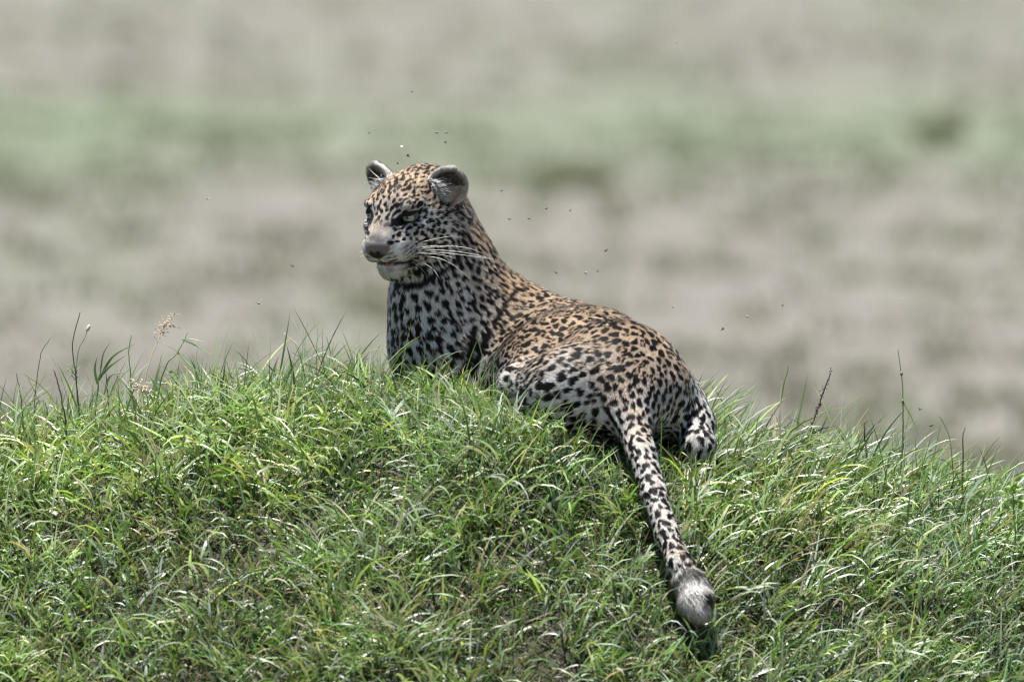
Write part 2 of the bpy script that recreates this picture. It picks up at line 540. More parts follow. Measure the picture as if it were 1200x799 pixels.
def make_seeds():
    order = RNG.permutation(len(BV))
    cell = 0.034; gridd = {}; keep = []
    sp = BA[:, 1] * (1 + 0.12 * RNG.standard_normal(len(BV)).clip(-1.5, 1.5))
    hv = hl(BV)
    spx = np.where(group_d(BV, ('head', 'ear', 'nose', 'ear_base')) < 0.004, 0.80, 0.76)
    sp = sp * spx
    nospot = ((hv[:, 0] > 0.068) & (np.abs(hv[:, 1]) < 0.024) & (hv[:, 2] > -0.034) & (hv[:, 2] < 0.006)) | ((hv[:, 0] > 0.06) & (hv[:, 2] < -0.02) & (hv[:, 2] > -0.085) & (hv[:, 0] < 0.14) & (np.abs(hv[:, 1]) < .06))
    ear = group_d(BV, ('ear',)) < 0.004
    tip = np.linalg.norm(BV - P(*TAIL[-2][:3]), axis=1) < 0.062
    ok = ~(nospot | ear | tip)
    pos = BV
    for i in order:
        if not ok[i]: continue
        x, y, z = pos[i]; c = (int(x // cell), int(y // cell), int(z // cell)); s = sp[i]
        good = True
        for a in (-1, 0, 1):
            for b in (-1, 0, 1):
                for e in (-1, 0, 1):
                    for j in gridd.get((c[0] + a, c[1] + b, c[2] + e), ()):
                        dx = pos[j] - pos[i]
                        m = 0.5 * (s + sp[j]) * 0.92
                        if dx @ dx < m * m: good = False; break
                    if not good: break
                if not good: break
            if not good: break
        if good:
            gridd.setdefault(c, []).append(i); keep.append(i)
    S = Seeds(); k = np.array(keep)
    S.p = BV[k]; S.n = BN[k]; S.s = sp[k]; S.ros = (RNG.random(len(k)) < BA[k, 2]) ; S.d = BD[k]
    S.ph = RNG.random((len(k), 4)) * 6.283; S.el = 1.02 + 0.18 * RNG.random(len(k)); S.sz = 0.88 + 0.26 * RNG.random(len(k))
    return S


SD = make_seeds()


def cell_index(q, cell):
    k = np.floor(q / cell).astype(np.int64) + 5000
    key = (k[:, 0] * 10000 + k[:, 1]) * 10000 + k[:, 2]
    o = np.argsort(key); ks = key[o]
    return o, ks


def spot_masks(q):
    """returns dark mask and rosette-heart mask at points q on the skin"""
    cell = 0.026
    o, ks = cell_index(q, cell)
    dark = np.zeros(len(q)); heart = np.zeros(len(q))
    wq = q + 0.0022 * np.stack([vnoise(q, 130, 11), vnoise(q, 130, 12), vnoise(q, 130, 13)], 1)
    for i in range(len(SD.p)):
        c = np.floor(SD.p[i] / cell).astype(np.int64) + 5000
        ids = []
        for a in (-1, 0, 1):
            for b in (-1, 0, 1):
                base = ((c[0] + a) * 10000 + c[1] + b) * 10000 + c[2]
                l = np.searchsorted(ks, base - 1); r = np.searchsorted(ks, base + 1, 'right')
                if r > l: ids.append(o[l:r])
        if not ids: continue
        ids = np.concatenate(ids)
        dv = wq[ids] - SD.p[i]
        n = SD.n[i]; t = SD.d[i] - n * (SD.d[i] @ n); t = nrm(t); b_ = np.cross(n, t)
        x = dv @ t / SD.el[i]; y = dv @ b_ * SD.el[i]; h = dv @ n
        s = SD.s[i]
        rr = np.sqrt(x * x + y * y + 0.6 * h * h) / (s * SD.sz[i])
        th = np.arctan2(y, x); ph = SD.ph[i]
        rr = rr * (1 + 0.16 * np.sin(2 * th + ph[0]) + 0.12 * np.sin(3 * th + ph[1]))
        if SD.ros[i]:
            ring = sstep(0.12, 0.20, rr) * sstep(0.545, 0.475, rr)
            gap = sstep(-0.92, -0.60, np.cos((3 if ph[3] > 3.1 else 2) * th + ph[2]))
            m = ring * gap
            heart[ids] = np.maximum(heart[ids], sstep(0.42, 0.32, rr))
        else:
            m = sstep(0.480, 0.415, rr)
        dark[ids] = np.maximum(dark[ids], m)
    return dark, heart


def capsule_mask(q, a, b, r, soft=0.35):
    a = np.asarray(a, float); b = np.asarray(b, float); ba = b - a
    h = np.clip(((q - a) @ ba) / (ba @ ba + 1e-12), 0, 1)
    d = np.linalg.norm(q - a - h[:, None] * ba, axis=1)
    return sstep(r * (1 + soft), r * (1 - soft), d)


# dark marks whose place the photograph fixes: collar bars, lip, shoulder crease (its shade painted in with the black fur)
STROKES = []


def stroke(pts, r):
    w_ = [hit(*p) for p in pts]
    w_ = [p for p in w_ if p is not None]
    for a, b in zip(w_[:-1], w_[1:]): STROKES.append((a, b, r))


stroke([(466, 331), (480, 334), (498, 329), (514, 318)], 0.0075)
stroke([(505, 326), (524, 312), (536, 300)], 0.0055)
stroke([(486, 318), (500, 309)], 0.0060)
stroke([(508, 300), (512, 292)], 0.0060)

stroke([(434, 247), (437, 256), (434, 266)], 0.0065)
stroke([(431, 268), (432, 276)], 0.0045)
stroke([(604, 338), (590, 356), (577, 378)], 0.0050)  # from here on: crease shade painted into the coat, merged with black markings
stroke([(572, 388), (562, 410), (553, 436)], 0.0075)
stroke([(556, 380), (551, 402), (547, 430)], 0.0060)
TAN = np.array([0.485, 0.358, 0.242]); RUST = np.array([0.38, 0.245, 0.140]); CREAM = np.array([0.74, 0.70, 0.645]); BLACK = np.array([0.014, 0.012, 0.011])


def coat(q, n, A):
    """coat colour at points q with normals n and settings A (pale, ., ., .)"""
    dark, heart = spot_masks(q)
    pale = sstep(0.22, 0.74, A[:, 0] + 0.42 * (0.42 - n[:, 2]) + 0.10 * vnoise(q, 25, 21))
    h = hl(q)
    hm = is_head(q)
    lm = np.zeros(len(q))          # pale override
    # --- face
    hx, hs, hu = h[:, 0], np.abs(h[:, 1]), h[:, 2]
    inface = hm * (hx > 0.0)
    pale = np.maximum(pale, inface * sstep(-0.035, -0.048, hu))                            # lips, chin
    pale = np.maximum(pale, 0.9 * inface * sstep(0.014, 0.006, np.abs(hu + 0.004 + (hs - .04) * .3)) * sstep(.018, .026, hs) * sstep(.03, .04, hx))   # below the eye
    pale = np.maximum(pale, 0.55 * inface * sstep(0.008, 0.003, np.abs(hu - 0.030)) * sstep(.016, .024, hs) * sstep(.044, .034, hs) * sstep(.030, .040, hx))                    # above the eye
    # eye rim and tear line
    for s in (1, -1):
        ec = np.array([EYE_L[0], s * EYE_L[1], EYE_L[2]])
        dv = h - ec
        uu = dv[:, 2] - dv[:, 1] * s * 0.22
        r_ = np.sqrt((dv[:, 1] / 1.32) ** 2 + (uu / 0.86) ** 2)
        m = sstep(0.0136, 0.0118, r_) * (hx > 0.034)
        dark = np.maximum(dark, m)
        a = np.array([0.075, s * 0.024, 0.004]); b = np.array([0.089, s * 0.0205, -0.012])
        dark = np.maximum(dark, capsule_mask(h, a, b, 0.0038) * 0.9)
        a = np.array([0.040, s * 0.058, 0.022]); b = np.array([0.018, s * 0.066, 0.024])
        dark = np.maximum(dark, capsule_mask(h, a, b, 0.0036))
    # rows of whisker spots
    pad = hm * sstep(.060, .068, hx) * sstep(.112, .106, hx) * sstep(.012, .018, hs) * sstep(-.026, -.030, hu) * sstep(-.057, -.054, hu)
    row = np.sin((hu + 0.25 * (hx - .09)) * 2 * math.pi / 0.0068)
    dots = np.sin(hx * 2 * math.pi / 0.011 + np.round(hu / .0068) * 1.7)
    dark = np.maximum(dark * (1 - pad), 0.95 * pad * sstep(-0.2, 0.3, row) * sstep(-0.95, -0.4, dots))
    # lip edge
    lip = hm * np.maximum(sstep(0.0066, 0.0046, np.abs(hu + 0.0605 + 0.16 * (0.08 - hx))), sstep(.0075, .0045, np.abs(hu + .0655 + 0.16 * (0.08 - hx))) * sstep(.003, .009, hs)) * sstep(.035, .05, hx)
    phil = hm * sstep(.0026, .0012, hs) * sstep(-.030, -.034, hu) * sstep(-.062, -.058, hu) * sstep(.08, .09, hx)
    lip = np.maximum(lip, phil)
    dark = np.maximum(dark, lip)
    corner = hm * sstep(0.009, 0.004, np.hypot(hx - 0.046, (hu + 0.062))) * sstep(.02, .026, hs)
    dark = np.maximum(dark, corner)
    # bridge of the nose: plain fawn-grey
    br = hm * sstep(.062, .076, hx) * sstep(.022, .015, hs) * sstep(-.036, -.028, hu) * sstep(.018, .004, hu)
    dark = dark * (1 - br)
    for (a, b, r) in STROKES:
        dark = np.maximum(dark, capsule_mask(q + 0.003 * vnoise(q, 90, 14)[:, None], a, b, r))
    # forehead: darker, finer flecks towards the crown
    crown = hm * sstep(0.042, 0.060, hu) * sstep(.05, .03, hs)
    dark = np.maximum(dark, crown * sstep(0.05, 0.35, vnoise(q, 150, 31)) * 0.85)
    # ears
    dear = group_d(q, ('ear',)); ear = sstep(0.006, 0.002, dear) * (hu > 0.034)
    inner = np.zeros(len(q)); rim = np.zeros(len(q)); earf = np.zeros(len(q))
    for p in PR:
        if p['g'] == 'ear' and p.get('sub'):
            de = prim_d(p, q); inner = np.maximum(inner, sstep(0.0035, 0.001, np.abs(de)))
        elif p['g'] == 'ear':
            v = (q - p['c']) @ p['M'].T / p['r']
            near_ = np.abs(v).max(1) < 1.35
            earf = np.maximum(earf, near_ * sstep(0.05, 0.25, n @ p['M'][0]))
            rim = np.maximum(rim, near_ * sstep(0.86, 0.95, np.hypot(v[:, 1], v[:, 2])) * sstep(-.35, -.05, v[:, 0]) * (v[:, 2] > -.2) * 0.8)
            rim = np.maximum(rim, sstep(0.70, 0.92, v[:, 2]) * sstep(-.8, -.2, v[:, 0]) * sstep(-.6, .1, vnoise(q, 160, 36)))
    c = TAN + (RUST - TAN) * (0.35 * sstep(-.3, .6, vnoise(q, 14, 22)))[:, None]
    c = c + (CREAM - c) * pale[:, None]
    c = c + (RUST * 1.10 - c) * (heart * (0.6 - 0.15 * pale))[:, None]
    c = c + (np.array([0.235, 0.205, 0.185]) - c) * (br * 0.85)[:, None]
    # head fur is greyer and darker than the flanks
    c = c * (1 - 0.26 * hm)[:, None]
    # bare nose pad
    nd = group_d(q, ('nose',)); nose = sstep(0.0035, 0.001, nd) * (hx > .092)
    c = c * (1 - dark[:, None]) + BLACK * dark[:, None]
    inner = earf
    fuzz = sstep(-.25, .45, vnoise(q, 230, 33))
    earcol = np.where((inner > .5)[:, None], np.array([0.055, 0.047, 0.042]) + np.outer(fuzz, [0.11, 0.10, 0.09]), np.array([0.05, 0.042, 0.036]))
    earcol = earcol + (np.array([0.62, 0.57, 0.50]) - earcol) * rim[:, None]
    c = c + (earcol - c) * ear[:, None]
    nlow = sstep(-.030, -.038, hu + 0.2 * (hs - .010))
    ncol = np.array([0.155, 0.125, 0.122]) * (1 - 0.85 * nlow)[:, None]
    for s in (1, -1):
        ncol = ncol * (1 - 0.93 * capsule_mask(h, (0.113, s * .0065, -.0325), (0.106, s * .0165, -.0285), 0.0036))[:, None]
    c = c + (ncol - c) * nose[:, None]
    # tail end: pale underside brush with a black side mark
    tp = P(*TAIL[-2][:3]); ta = P(*TAIL[-4][:3]); ax = nrm(tp - ta)
    al = (q - tp) @ ax
    tipm = (np.linalg.norm(q - tp, axis=1) < 0.11) & (al > -0.062)
    tz = np.where(tipm, 1.0, 0.0)
    al = al + 0.007 * vnoise(q, 70, 34)
    bandk = sstep(-0.062, -0.054, al) * sstep(-0.034, -0.044, al) * sstep(-.95, -.5, vnoise(q, 55, 35))
    side = sstep(0.003, 0.010, (q - tp)[:, 0] - 0.10 * al) * sstep(-0.012, -0.004, al) * sstep(.026, .018, al)
    tc_ = CREAM * 0.92 + (BLACK - CREAM * 0.92) * np.maximum(bandk * .9, side)[:, None]
    c = np.where(tz[:, None] > 0.5, tc_, c)
    c = c * (1 + 0.10 * vnoise(q, 60, 23))[:, None]
    return np.clip(c, 0.004, 0.95)


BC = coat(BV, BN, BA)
body_me = mesh_np('body', BV, [BQ])
vcol(body_me, 'coat', BC)


def coat_mat(name, hair):
    m, n, out = new_mat(name)
    b = n.nodes.new('ShaderNodeBsdfPrincipled')
    at = n.nodes.new('ShaderNodeAttribute'); at.attribute_name = 'coat'
    tc = n.nodes.new('ShaderNodeTexCoord'); no = n.nodes.new('ShaderNodeTexNoise'); no.inputs['Scale'].default_value = 400
    n.links.new(tc.outputs['Object'], no.inputs['Vector'])
    mp = n.nodes.new('ShaderNodeMapRange'); mp.inputs[3].default_value = 0.8; mp.inputs[4].default_value = 1.2
    n.links.new(no.outputs['Fac'], mp.inputs[0])
    mx = n.nodes.new('ShaderNodeMix'); mx.data_type = 'RGBA'; mx.blend_type = 'MULTIPLY'; mx.inputs[0].default_value = 1.0
    n.links.new(at.outputs['Color'], mx.inputs[6]); n.links.new(mp.outputs[0], mx.inputs[7])
    n.links.new(mx.outputs[2], b.inputs['Base Color'])
    b.inputs['Roughness'].default_value = 0.5 if hair else 0.7
    b.inputs['Specular IOR Level'].default_value = 0.12 if hair else 0.1
    if hair:
        an = n.nodes.new('ShaderNodeAttribute'); an.attribute_name = 'skin_normal'
        n.links.new(an.outputs['Vector'], b.inputs['Normal'])
    n.links.new(b.outputs[0], out.inputs[0])
    return m


leo_base = P(660, 470, 0.15)
leopard = empty('leopard', tuple(leo_base))
tag(leopard, 'spotted leopard lying on the grassy mound, head raised and tail hanging down the slope', 'leopard')
body = link('body', body_me, coat_mat('leopard_skin', False), leopard)
body.matrix_parent_inverse = Matrix.Translation(-Vector(leo_base))

# ---- fur
NF = 420000
ta_, tb_, tc2 = BV[tri[:, 0]], BV[tri[:, 1]], BV[tri[:, 2]]
area = 0.5 * np.linalg.norm(np.cross(tb_ - ta_, tc2 - ta_), axis=1)
cen = (ta_ + tb_ + tc2) / 3
wt = area * (1 + 1.6 * (group_d(cen, ('head', 'ear')) < 0.004))
tn = nrm(np.cross(tb_ - ta_, tc2 - ta_))
wt = wt * np.where((tn @ nrm(CAM - np.array([0, 0, 1.4]))) < -0.45, 0.25, 1.0)        # fewer hairs on the far side and under the belly
cum = np.cumsum(wt); ti = np.searchsorted(cum, RNG.random(NF) * cum[-1]).clip(0, len(tri) - 1)
r1 = np.sqrt(RNG.random(NF)); r2 = RNG.random(NF)
ba = np.stack([1 - r1, r1 * (1 - r2), r1 * r2], 1)


def tinterp(X):
    return (X[tri[ti]] * ba[:, :, None]).sum(1)


FP = tinterp(BV); FN = nrm(tinterp(BN)); FD = tinterp(BD); FA = tinterp(BA)
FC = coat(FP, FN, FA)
hx = hl(FP)
keepf = FA[:, 3] > 0.0015
nosef = group_d(FP, ('nose',)) < 0.003
eyed = np.minimum(np.linalg.norm(hx - np.array(EYE_L), axis=1), np.linalg.norm(hx - np.array(EYE_L) * [1, -1, 1], axis=1))
keepf &= ~nosef & (eyed > 0.0165)
FP, FN, FD, FA, FC = FP[keepf], FN[keepf], FD[keepf], FA[keepf], FC[keepf]
NF = len(FP)
Tn = nrm(FD - FN * (FD * FN).sum(1)[:, None])
clump = 0.26 * np.stack([vnoise(FP, 70, 41), vnoise(FP, 70, 42), vnoise(FP, 70, 43)], 1) + 0.16 * RNG.standard_normal((NF, 3))
ln = FA[:, 3] * (0.75 + 0.5 * RNG.random(NF))
tipf = np.linalg.norm(FP - P(*TAIL[-2][:3]), axis=1) < 0.07
clump[tipf] *= 1.9
ln[tipf] *= RNG.uniform(0.6, 1.5, tipf.sum())
dirv = nrm(Tn * 1.0 + FN * (0.30 + 0.12 * RNG.random(NF))[:, None] + clump * 0.55)
p0 = FP - FN * 0.0006
p1 = FP + nrm(dirv + FN * 0.25) * (ln * 0.45)[:, None]
p2 = p1 + nrm(dirv - FN * 0.18) * (ln * 0.55)[:, None]
eh = []
for s in (1, -1):
    Me = rotM(R(24) * s, R(-10), R(-38) * s)
    e0c = H(-0.032, s * 0.0655, 0.034)
    for k in range(230):
        a_ = RNG.random()
        b0 = e0c + HS * (Me[0] * (0.010 + RNG.normal(0, .003)) + s * Me[1] * (-0.026 + 0.026 * a_ + RNG.normal(0, .003)) + Me[2] * (0.004 - 0.030 * a_ + RNG.normal(0, .004)))
        d_ = nrm(s * Me[1] * (0.9 - .6 * a_) + Me[2] * (0.35 + .5 * a_) + Me[0] * 0.25 + RNG.normal(0, .28, 3))
        l_ = RNG.uniform(0.010, 0.032)
        eh.append([b0, b0 + d_ * l_ * .5, b0 + d_ * l_ + RNG.normal(0, .003, 3)])
eh = np.array(eh)
p0 = np.concatenate([p0, eh[:, 0]]); p1 = np.concatenate([p1, eh[:, 1]]); p2 = np.concatenate([p2, eh[:, 2]])
FC = np.concatenate([FC, np.tile(CREAM * 0.62, (len(eh), 1))]); FN = np.concatenate([FN, np.tile(nrm(f0 + u1), (len(eh), 1))]); clump = np.concatenate([clump, np.zeros((len(eh), 3))])
NF = len(p0)
pts = np.stack([p0, p1, p2], 1).astype(np.float32)
hc = bpy.data.hair_curves.new('fur')
hc.add_curves([3] * NF)
hc.attributes['position'].data.foreach_set('vector', pts.ravel())
ra = hc.attributes.get('radius') or hc.attributes.new('radius', 'FLOAT', 'POINT')
rad = (np.array([0.00034, 0.00027, 0.00005], np.float32)[None] * (0.8 + 0.4 * RNG.random((NF, 1)))).astype(np.float32)
rad[-len(eh):] *= 1.7
ra.data.foreach_set('value', rad.ravel())
ca = hc.attributes.new('coat', 'FLOAT_COLOR', 'CURVE')
jit = (1 + 0.24 * RNG.standard_normal(NF)).clip(0.55, 1.5)
cc = np.ones((NF, 4), np.float32); lock = 1 + 0.20 * vnoise(p0, 300, 44)
cc[:, :3] = np.clip(FC * (jit * lock)[:, None], 0.003, 0.95)
ca.data.foreach_set('color', cc.ravel())
na = hc.attributes.new('skin_normal', 'FLOAT_VECTOR', 'CURVE')
na.data.foreach_set('vector', nrm(FN + 0.35 * clump).astype(np.float32).ravel())
fur = link('fur', hc, coat_mat('leopard_fur', True), body)
tag(fur, kind='stuff')
print('leopard verts', len(BV), 'fur', NF, 'seeds', len(SD.p))


# ---- eyes
def uv_cap(name, r, amax, nseg=28, nring=10):
    """spherical cap around +X"""
    v = [(r, 0, 0)]; fs = []; 
    for i in range(1, nring + 1):
        a = amax * i / nring
        for j in range(nseg):
            t = 2 * math.pi * j / nseg
            v.append((r * math.cos(a), r * math.sin(a) * math.cos(t), r * math.sin(a) * math.sin(t)))
    t3 = [(0, 1 + j, 1 + (j + 1) % nseg) for j in range(nseg)]
    q4 = []
    for i in range(nring - 1):
        for j in range(nseg):
            a = 1 + i * nseg + j; b = 1 + i * nseg + (j + 1) % nseg
            q4.append((a, a + nseg, b + nseg, b))
    return mesh_np(name, v, [np.array(t3), np.array(q4)])


M_ball = simple_mat('eye_dark_rim', (0.03, 0.025, 0.02), 0.08, 0.6)
M_iris = simple_mat('eye_iris', (0.27, 0.29, 0.23), 0.06, 0.8, 0.25, 900)
M_pup = simple_mat('eye_pupil', (0.006, 0.006, 0.006), 0.05, 0.8)
ER = 0.0155 * HS
ER = 0.0148 * HS
em = uv_cap('eye', ER, math.pi * 0.75); em.materials.append(M_ball)
im = uv_cap('iris', ER * 1.012, 0.74); im.materials.append(M_iris)
pm = uv_cap('pupil', ER * 1.022, 0.17); pm.materials.append(M_pup)
M_lid = simple_mat('eyelid_skin', (0.022, 0.018, 0.016), 0.75, 0.1)
lidU = uv_cap('upper_lid', ER * 1.07, R(58)); lidU.materials.append(M_lid)
lidL = uv_cap('lower_lid', ER * 1.06, R(52)); lidL.materials.append(M_lid)
inv = Matrix.Translation(-Vector(leo_base))
gaze = nrm(hd(1, 0, 0.0) + np.array([-0.15, 0, -0.02]))
for s in (1, -1):
    o = link('eye', em, None, leopard)
    axx = nrm(gaze + 0.28 * s * HM[1]); az = nrm(UPV - axx * (UPV @ axx)); ay = np.cross(az, axx)
    M4 = Matrix(((axx[0], ay[0], az[0], 0), (axx[1], ay[1], az[1], 0), (axx[2], ay[2], az[2], 0), (0, 0, 0, 1)))
    o.matrix_parent_inverse = inv
    o.matrix_basis = Matrix.Translation(Vector(H(0.0455, s * 0.0375, 0.0115))) @ M4
    for (tl, cap, nm) in ((R(67), lidU, 'upper_lid'), (R(-74), lidL, 'lower_lid')):
        l_ = link(nm, cap, None, o); l_.rotation_euler = (s * R(13), -tl, 0); l_.rotation_mode = 'XYZ'
    i2 = link('iris', im, None, o); p2_ = link('pupil', pm, None, o)


# ---- tubes (whiskers, stalks)
def tube(name, pts_, rad_, seg=6):
    pts_ = np.asarray(pts_, float); n = len(pts_)
    rad_ = np.broadcast_to(np.asarray(rad_, float), (n,))
    tg = nrm(np.gradient(pts_, axis=0))
    ref = np.array([0.31, 0.77, 0.56])
    a = nrm(np.cross(tg, ref)); b = np.cross(tg, a)
    th = np.arange(seg) * 2 * math.pi / seg
    v = pts_[:, None] + rad_[:, None, None] * (np.cos(th)[None, :, None] * a[:, None] + np.sin(th)[None, :, None] * b[:, None])
    i = np.arange(n * seg).reshape(n, seg)
    q = np.stack([i[:-1], np.roll(i[:-1], -1, 1), np.roll(i[1:], -1, 1), i[1:]], -1).reshape(-1, 4)
    caps = [i[0][::-1][None], i[-1][None]]
    return mesh_np(name, v.reshape(-1, 3), [q] + caps)


def spline(ctrl, n=14):
    """Catmull-Rom through control points"""
    c = np.asarray(ctrl, float)
    c = np.vstack([2 * c[0] - c[1], c, 2 * c[-1] - c[-2]])
    out = []
    m = len(c) - 3
    for k in range(m):
        t = np.linspace(0, 1, n // m + 2, endpoint=(k == m - 1))[:, None]
        p0_, p1_, p2_, p3_ = c[k:k + 4]
        out.append(0.5 * (2 * p1_ + (p2_ - p0_) * t + (2 * p0_ - 5 * p1_ + 4 * p2_ - p3_) * t ** 2 + (3 * p1_ - p0_ - 3 * p2_ + p3_) * t ** 3))
    return np.vstack(out)


M_whisk = simple_mat('whisker_white', (0.85, 0.84, 0.80), 0.35, 0.5, 0.05)
WH = [[(489, 285), (510, 280), (528, 277), (540, 278)], [(486, 291), (512, 288), (545, 290), (566, 297)],
      [(488, 295), (515, 293), (550, 297), (583, 305)], [(490, 296), (516, 296), (552, 300), (578, 304)],
      [(486, 300), (512, 302), (532, 311), (551, 328)], [(484, 297), (500, 297), (520, 299), (534, 303)],
      [(482, 303), (496, 308), (508, 316), (514, 325)],
      [(487, 293), (505, 290), (524, 289)], [(478, 305), (490, 311), (500, 322)]]
for wpts in WH:
    p_ = hit(*wpts[0])
    if p_ is None: continue
    y0 = p_[1]
    c3 = [p_ + np.array([0, 0.002, 0])] + [P(a, b, y0 - 0.02 - 0.012 * k) for k, (a, b) in enumerate(wpts[1:])]
    sp_ = spline(c3, 15)
    o = link('whisker', tube('whisker', sp_, np.linspace(0.00042, 0.00012, len(sp_)), 5), M_whisk, leopard)
    o.matrix_parent_inverse = inv
# far-side whiskers
for k in range(2):
    c3 = [H(0.086, -0.032, -0.038 - 0.006 * k), H(0.090, -0.048, -0.042 - .008 * k), H(0.082, -0.062, -0.052 - .012 * k)]
    sp_ = spline(c3, 10)
    o = link('whisker', tube('whisker', sp_, np.linspace(0.00042, 0.00012, len(sp_)), 5), M_whisk, leopard)
    o.matrix_parent_inverse = inv
# tongue tip between the lips
bm = bmesh.new(); bmesh.ops.create_icosphere(bm, subdivisions=3, radius=1)
for v in bm.verts:
    v.co = Vector(H(0.086 + 0.012 * v.co.x, 0.010 + 0.0075 * v.co.y, -0.0605 + 0.0035 * v.co.z - 0.002 * v.co.x))
me = bpy.data.meshes.new('tongue'); bm.to_mesh(me); bm.free()
for pl in me.polygons: pl.use_smooth = True
o = link('tongue', me, simple_mat('tongue_pink', (0.50, 0.22, 0.20), 0.3, 0.5), leopard); o.matrix_parent_inverse = inv

# ------------------------------------------------------------------ grass on the mound
def grass_mat(name, transl=0.30, rough=0.42, spec=0.6):
    m, n, out = new_mat(name)
    at = n.nodes.new('ShaderNodeAttribute'); at.attribute_name = 'tint'
    tc = n.nodes.new('ShaderNodeTexCoord'); no = n.nodes.new('ShaderNodeTexNoise'); no.inputs['Scale'].default_value = 45
    n.links.new(tc.outputs['Object'], no.inputs['Vector'])
    mp = n.nodes.new('ShaderNodeMapRange'); mp.inputs[3].default_value = 0.72; mp.inputs[4].default_value = 1.28
    n.links.new(no.outputs['Fac'], mp.inputs[0])
    mx = n.nodes.new('ShaderNodeMix'); mx.data_type = 'RGBA'; mx.blend_type = 'MULTIPLY'; mx.inputs[0].default_value = 1.0
    n.links.new(at.outputs['Color'], mx.inputs[6]); n.links.new(mp.outputs[0], mx.inputs[7])
    b = n.nodes.new('ShaderNodeBsdfPrincipled'); b.inputs['Roughness'].default_value = rough; b.inputs['Specular IOR Level'].default_value = spec
    t = n.nodes.new('ShaderNodeBsdfTranslucent')
    n.links.new(mx.outputs[2], b.inputs['Base Color'])
    g = n.nodes.new('ShaderNodeMix'); g.data_type = 'RGBA'; g.blend_type = 'MULTIPLY'; g.inputs[0].default_value = 1.0
    n.links.new(mx.outputs[2], g.inputs[6]); g.inputs[7].default_value = (1.2, 1.35, 0.65, 1)
    n.links.new(g.outputs[2], t.inputs['Color'])
    ms = n.nodes.new('ShaderNodeMixShader'); ms.inputs[0].default_value = transl
    n.links.new(b.outputs[0], ms.inputs[1]); n.links.new(t.outputs[0], ms.inputs[2]); n.links.new(ms.outputs[0], out.inputs[0])
    return m


M_grass = grass_mat('grass_blade')


def blades(root, az, lean, bend, L, W, tint, levels=5, kink=None, roll=None):
    """ribbon blades; returns verts, quads, tris, tint per vertex.  lean/bend in radians from the vertical"""
    N = len(root)
    t = np.linspace(0, 1, levels)
    pos = [root]; ang = lean.copy(); azz = az.copy()
    dirs = []
    for k in range(levels):
        a = lean + bend * t[k] ** 1.3
        if kink is not None: a = a + np.where(t[k] >= kink[0], kink[1], 0)
        azk = az + 0.25 * np.sin(3 * t[k] + az * 5)
        dirs.append(np.stack([np.sin(a) * np.cos(azk), np.sin(a) * np.sin(azk), np.cos(a)], 1))
    for k in range(1, levels):
        pos.append(pos[-1] + 0.5 * (dirs[k - 1] + dirs[k]) * (L / (levels - 1))[:, None])
    wp = np.array([0.75] + [1.0 - 0.0 * x for x in t[1:-1]] + [0.0])
    wp = np.where(t < 0.999, np.minimum(0.72 + 0.9 * t, 1) * (1 - np.clip(t - 0.35, 0, 1) ** 1.5 * 1.55), 0).clip(0)
    vs = []
    rl = RNG.normal(0, 0.38, N) if roll is None else roll
    for k in range(levels):
        side = np.stack([-np.sin(az), np.cos(az), 0 * az], 1)
        nn = np.cross(side, dirs[k])
        r_ = rl + 0.8 * t[k] * np.sign(rl)
        sd_ = side * np.cos(r_)[:, None] + nn * np.sin(r_)[:, None]
        if k < levels - 1:
            vs.append(pos[k] - sd_ * (0.5 * W * wp[k])[:, None]); vs.append(pos[k] + sd_ * (0.5 * W * wp[k])[:, None])
        else:
            vs.append(pos[k])
    V = np.stack(vs, 1)                                   # N, 2*levels-1, 3
    m = V.shape[1]; base = (np.arange(N) * m)[:, None]
    quads = np.concatenate([base + np.array([2 * k, 2 * k + 1, 2 * k + 3, 2 * k + 2]) for k in range(levels - 2)])
    tris = base + np.array([m - 3, m - 2, m - 1])
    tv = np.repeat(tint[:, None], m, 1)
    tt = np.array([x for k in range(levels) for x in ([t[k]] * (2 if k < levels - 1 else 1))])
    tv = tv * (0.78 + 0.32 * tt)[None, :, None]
    mid = np.stack(pos, 1)
    return V, quads, tris, tv, mid


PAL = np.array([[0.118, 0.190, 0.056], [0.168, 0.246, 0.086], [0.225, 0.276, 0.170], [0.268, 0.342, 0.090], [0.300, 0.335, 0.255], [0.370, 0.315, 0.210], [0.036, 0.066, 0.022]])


def pick_tint(N, wts):
    k = RNG.choice(len(PAL), N, p=np.array(wts) / np.sum(wts))
    c = PAL[k] * (1 + 0.18 * RNG.standard_normal((N, 1))).clip(0.5, 1.6)
    return c * (1 + 0.06 * RNG.standard_normal((N, 3)))


def sample_xy(N, x0, x1, y0, y1):
    return RNG.uniform(x0, x1, N), RNG.uniform(y0, y1, N)


parts = []


def add_blades(x, y, az, lean, bend, L, W, tint, levels=5, cull=True, **kw):
    z = G(x, y) - 0.004
    root = np.stack([x, y, z], 1)
    V, q, t3, tv, mid = blades(root, az, lean, bend, L, W, tint, levels, **kw)
    if cull:
        ok = np.ones(len(x), bool)
        nearl = (x > -0.35) & (x < 0.48) & (y > -0.65) & (y < 0.60)
        ids = np.where(nearl)[0]
        for k in range(mid.shape[1]):
            d = sdf(mid[ids, k])
            ok[ids] &= d > (-0.004 if k == 0 else 0.004)
        V, tv = V[ok], tv[ok]
        N = len(V); m = V.shape[1]; base = (np.arange(N) * m)[:, None]
        q = np.concatenate([base + np.array([2 * k, 2 * k + 1, 2 * k + 3, 2 * k + 2]) for k in range(levels - 2)])
        t3 = base + np.array([m - 3, m - 2, m - 1])
    parts.append((V.reshape(-1, 3), q, t3, tv.reshape(-1, 3)))


XR = (-1.55, 1.60)
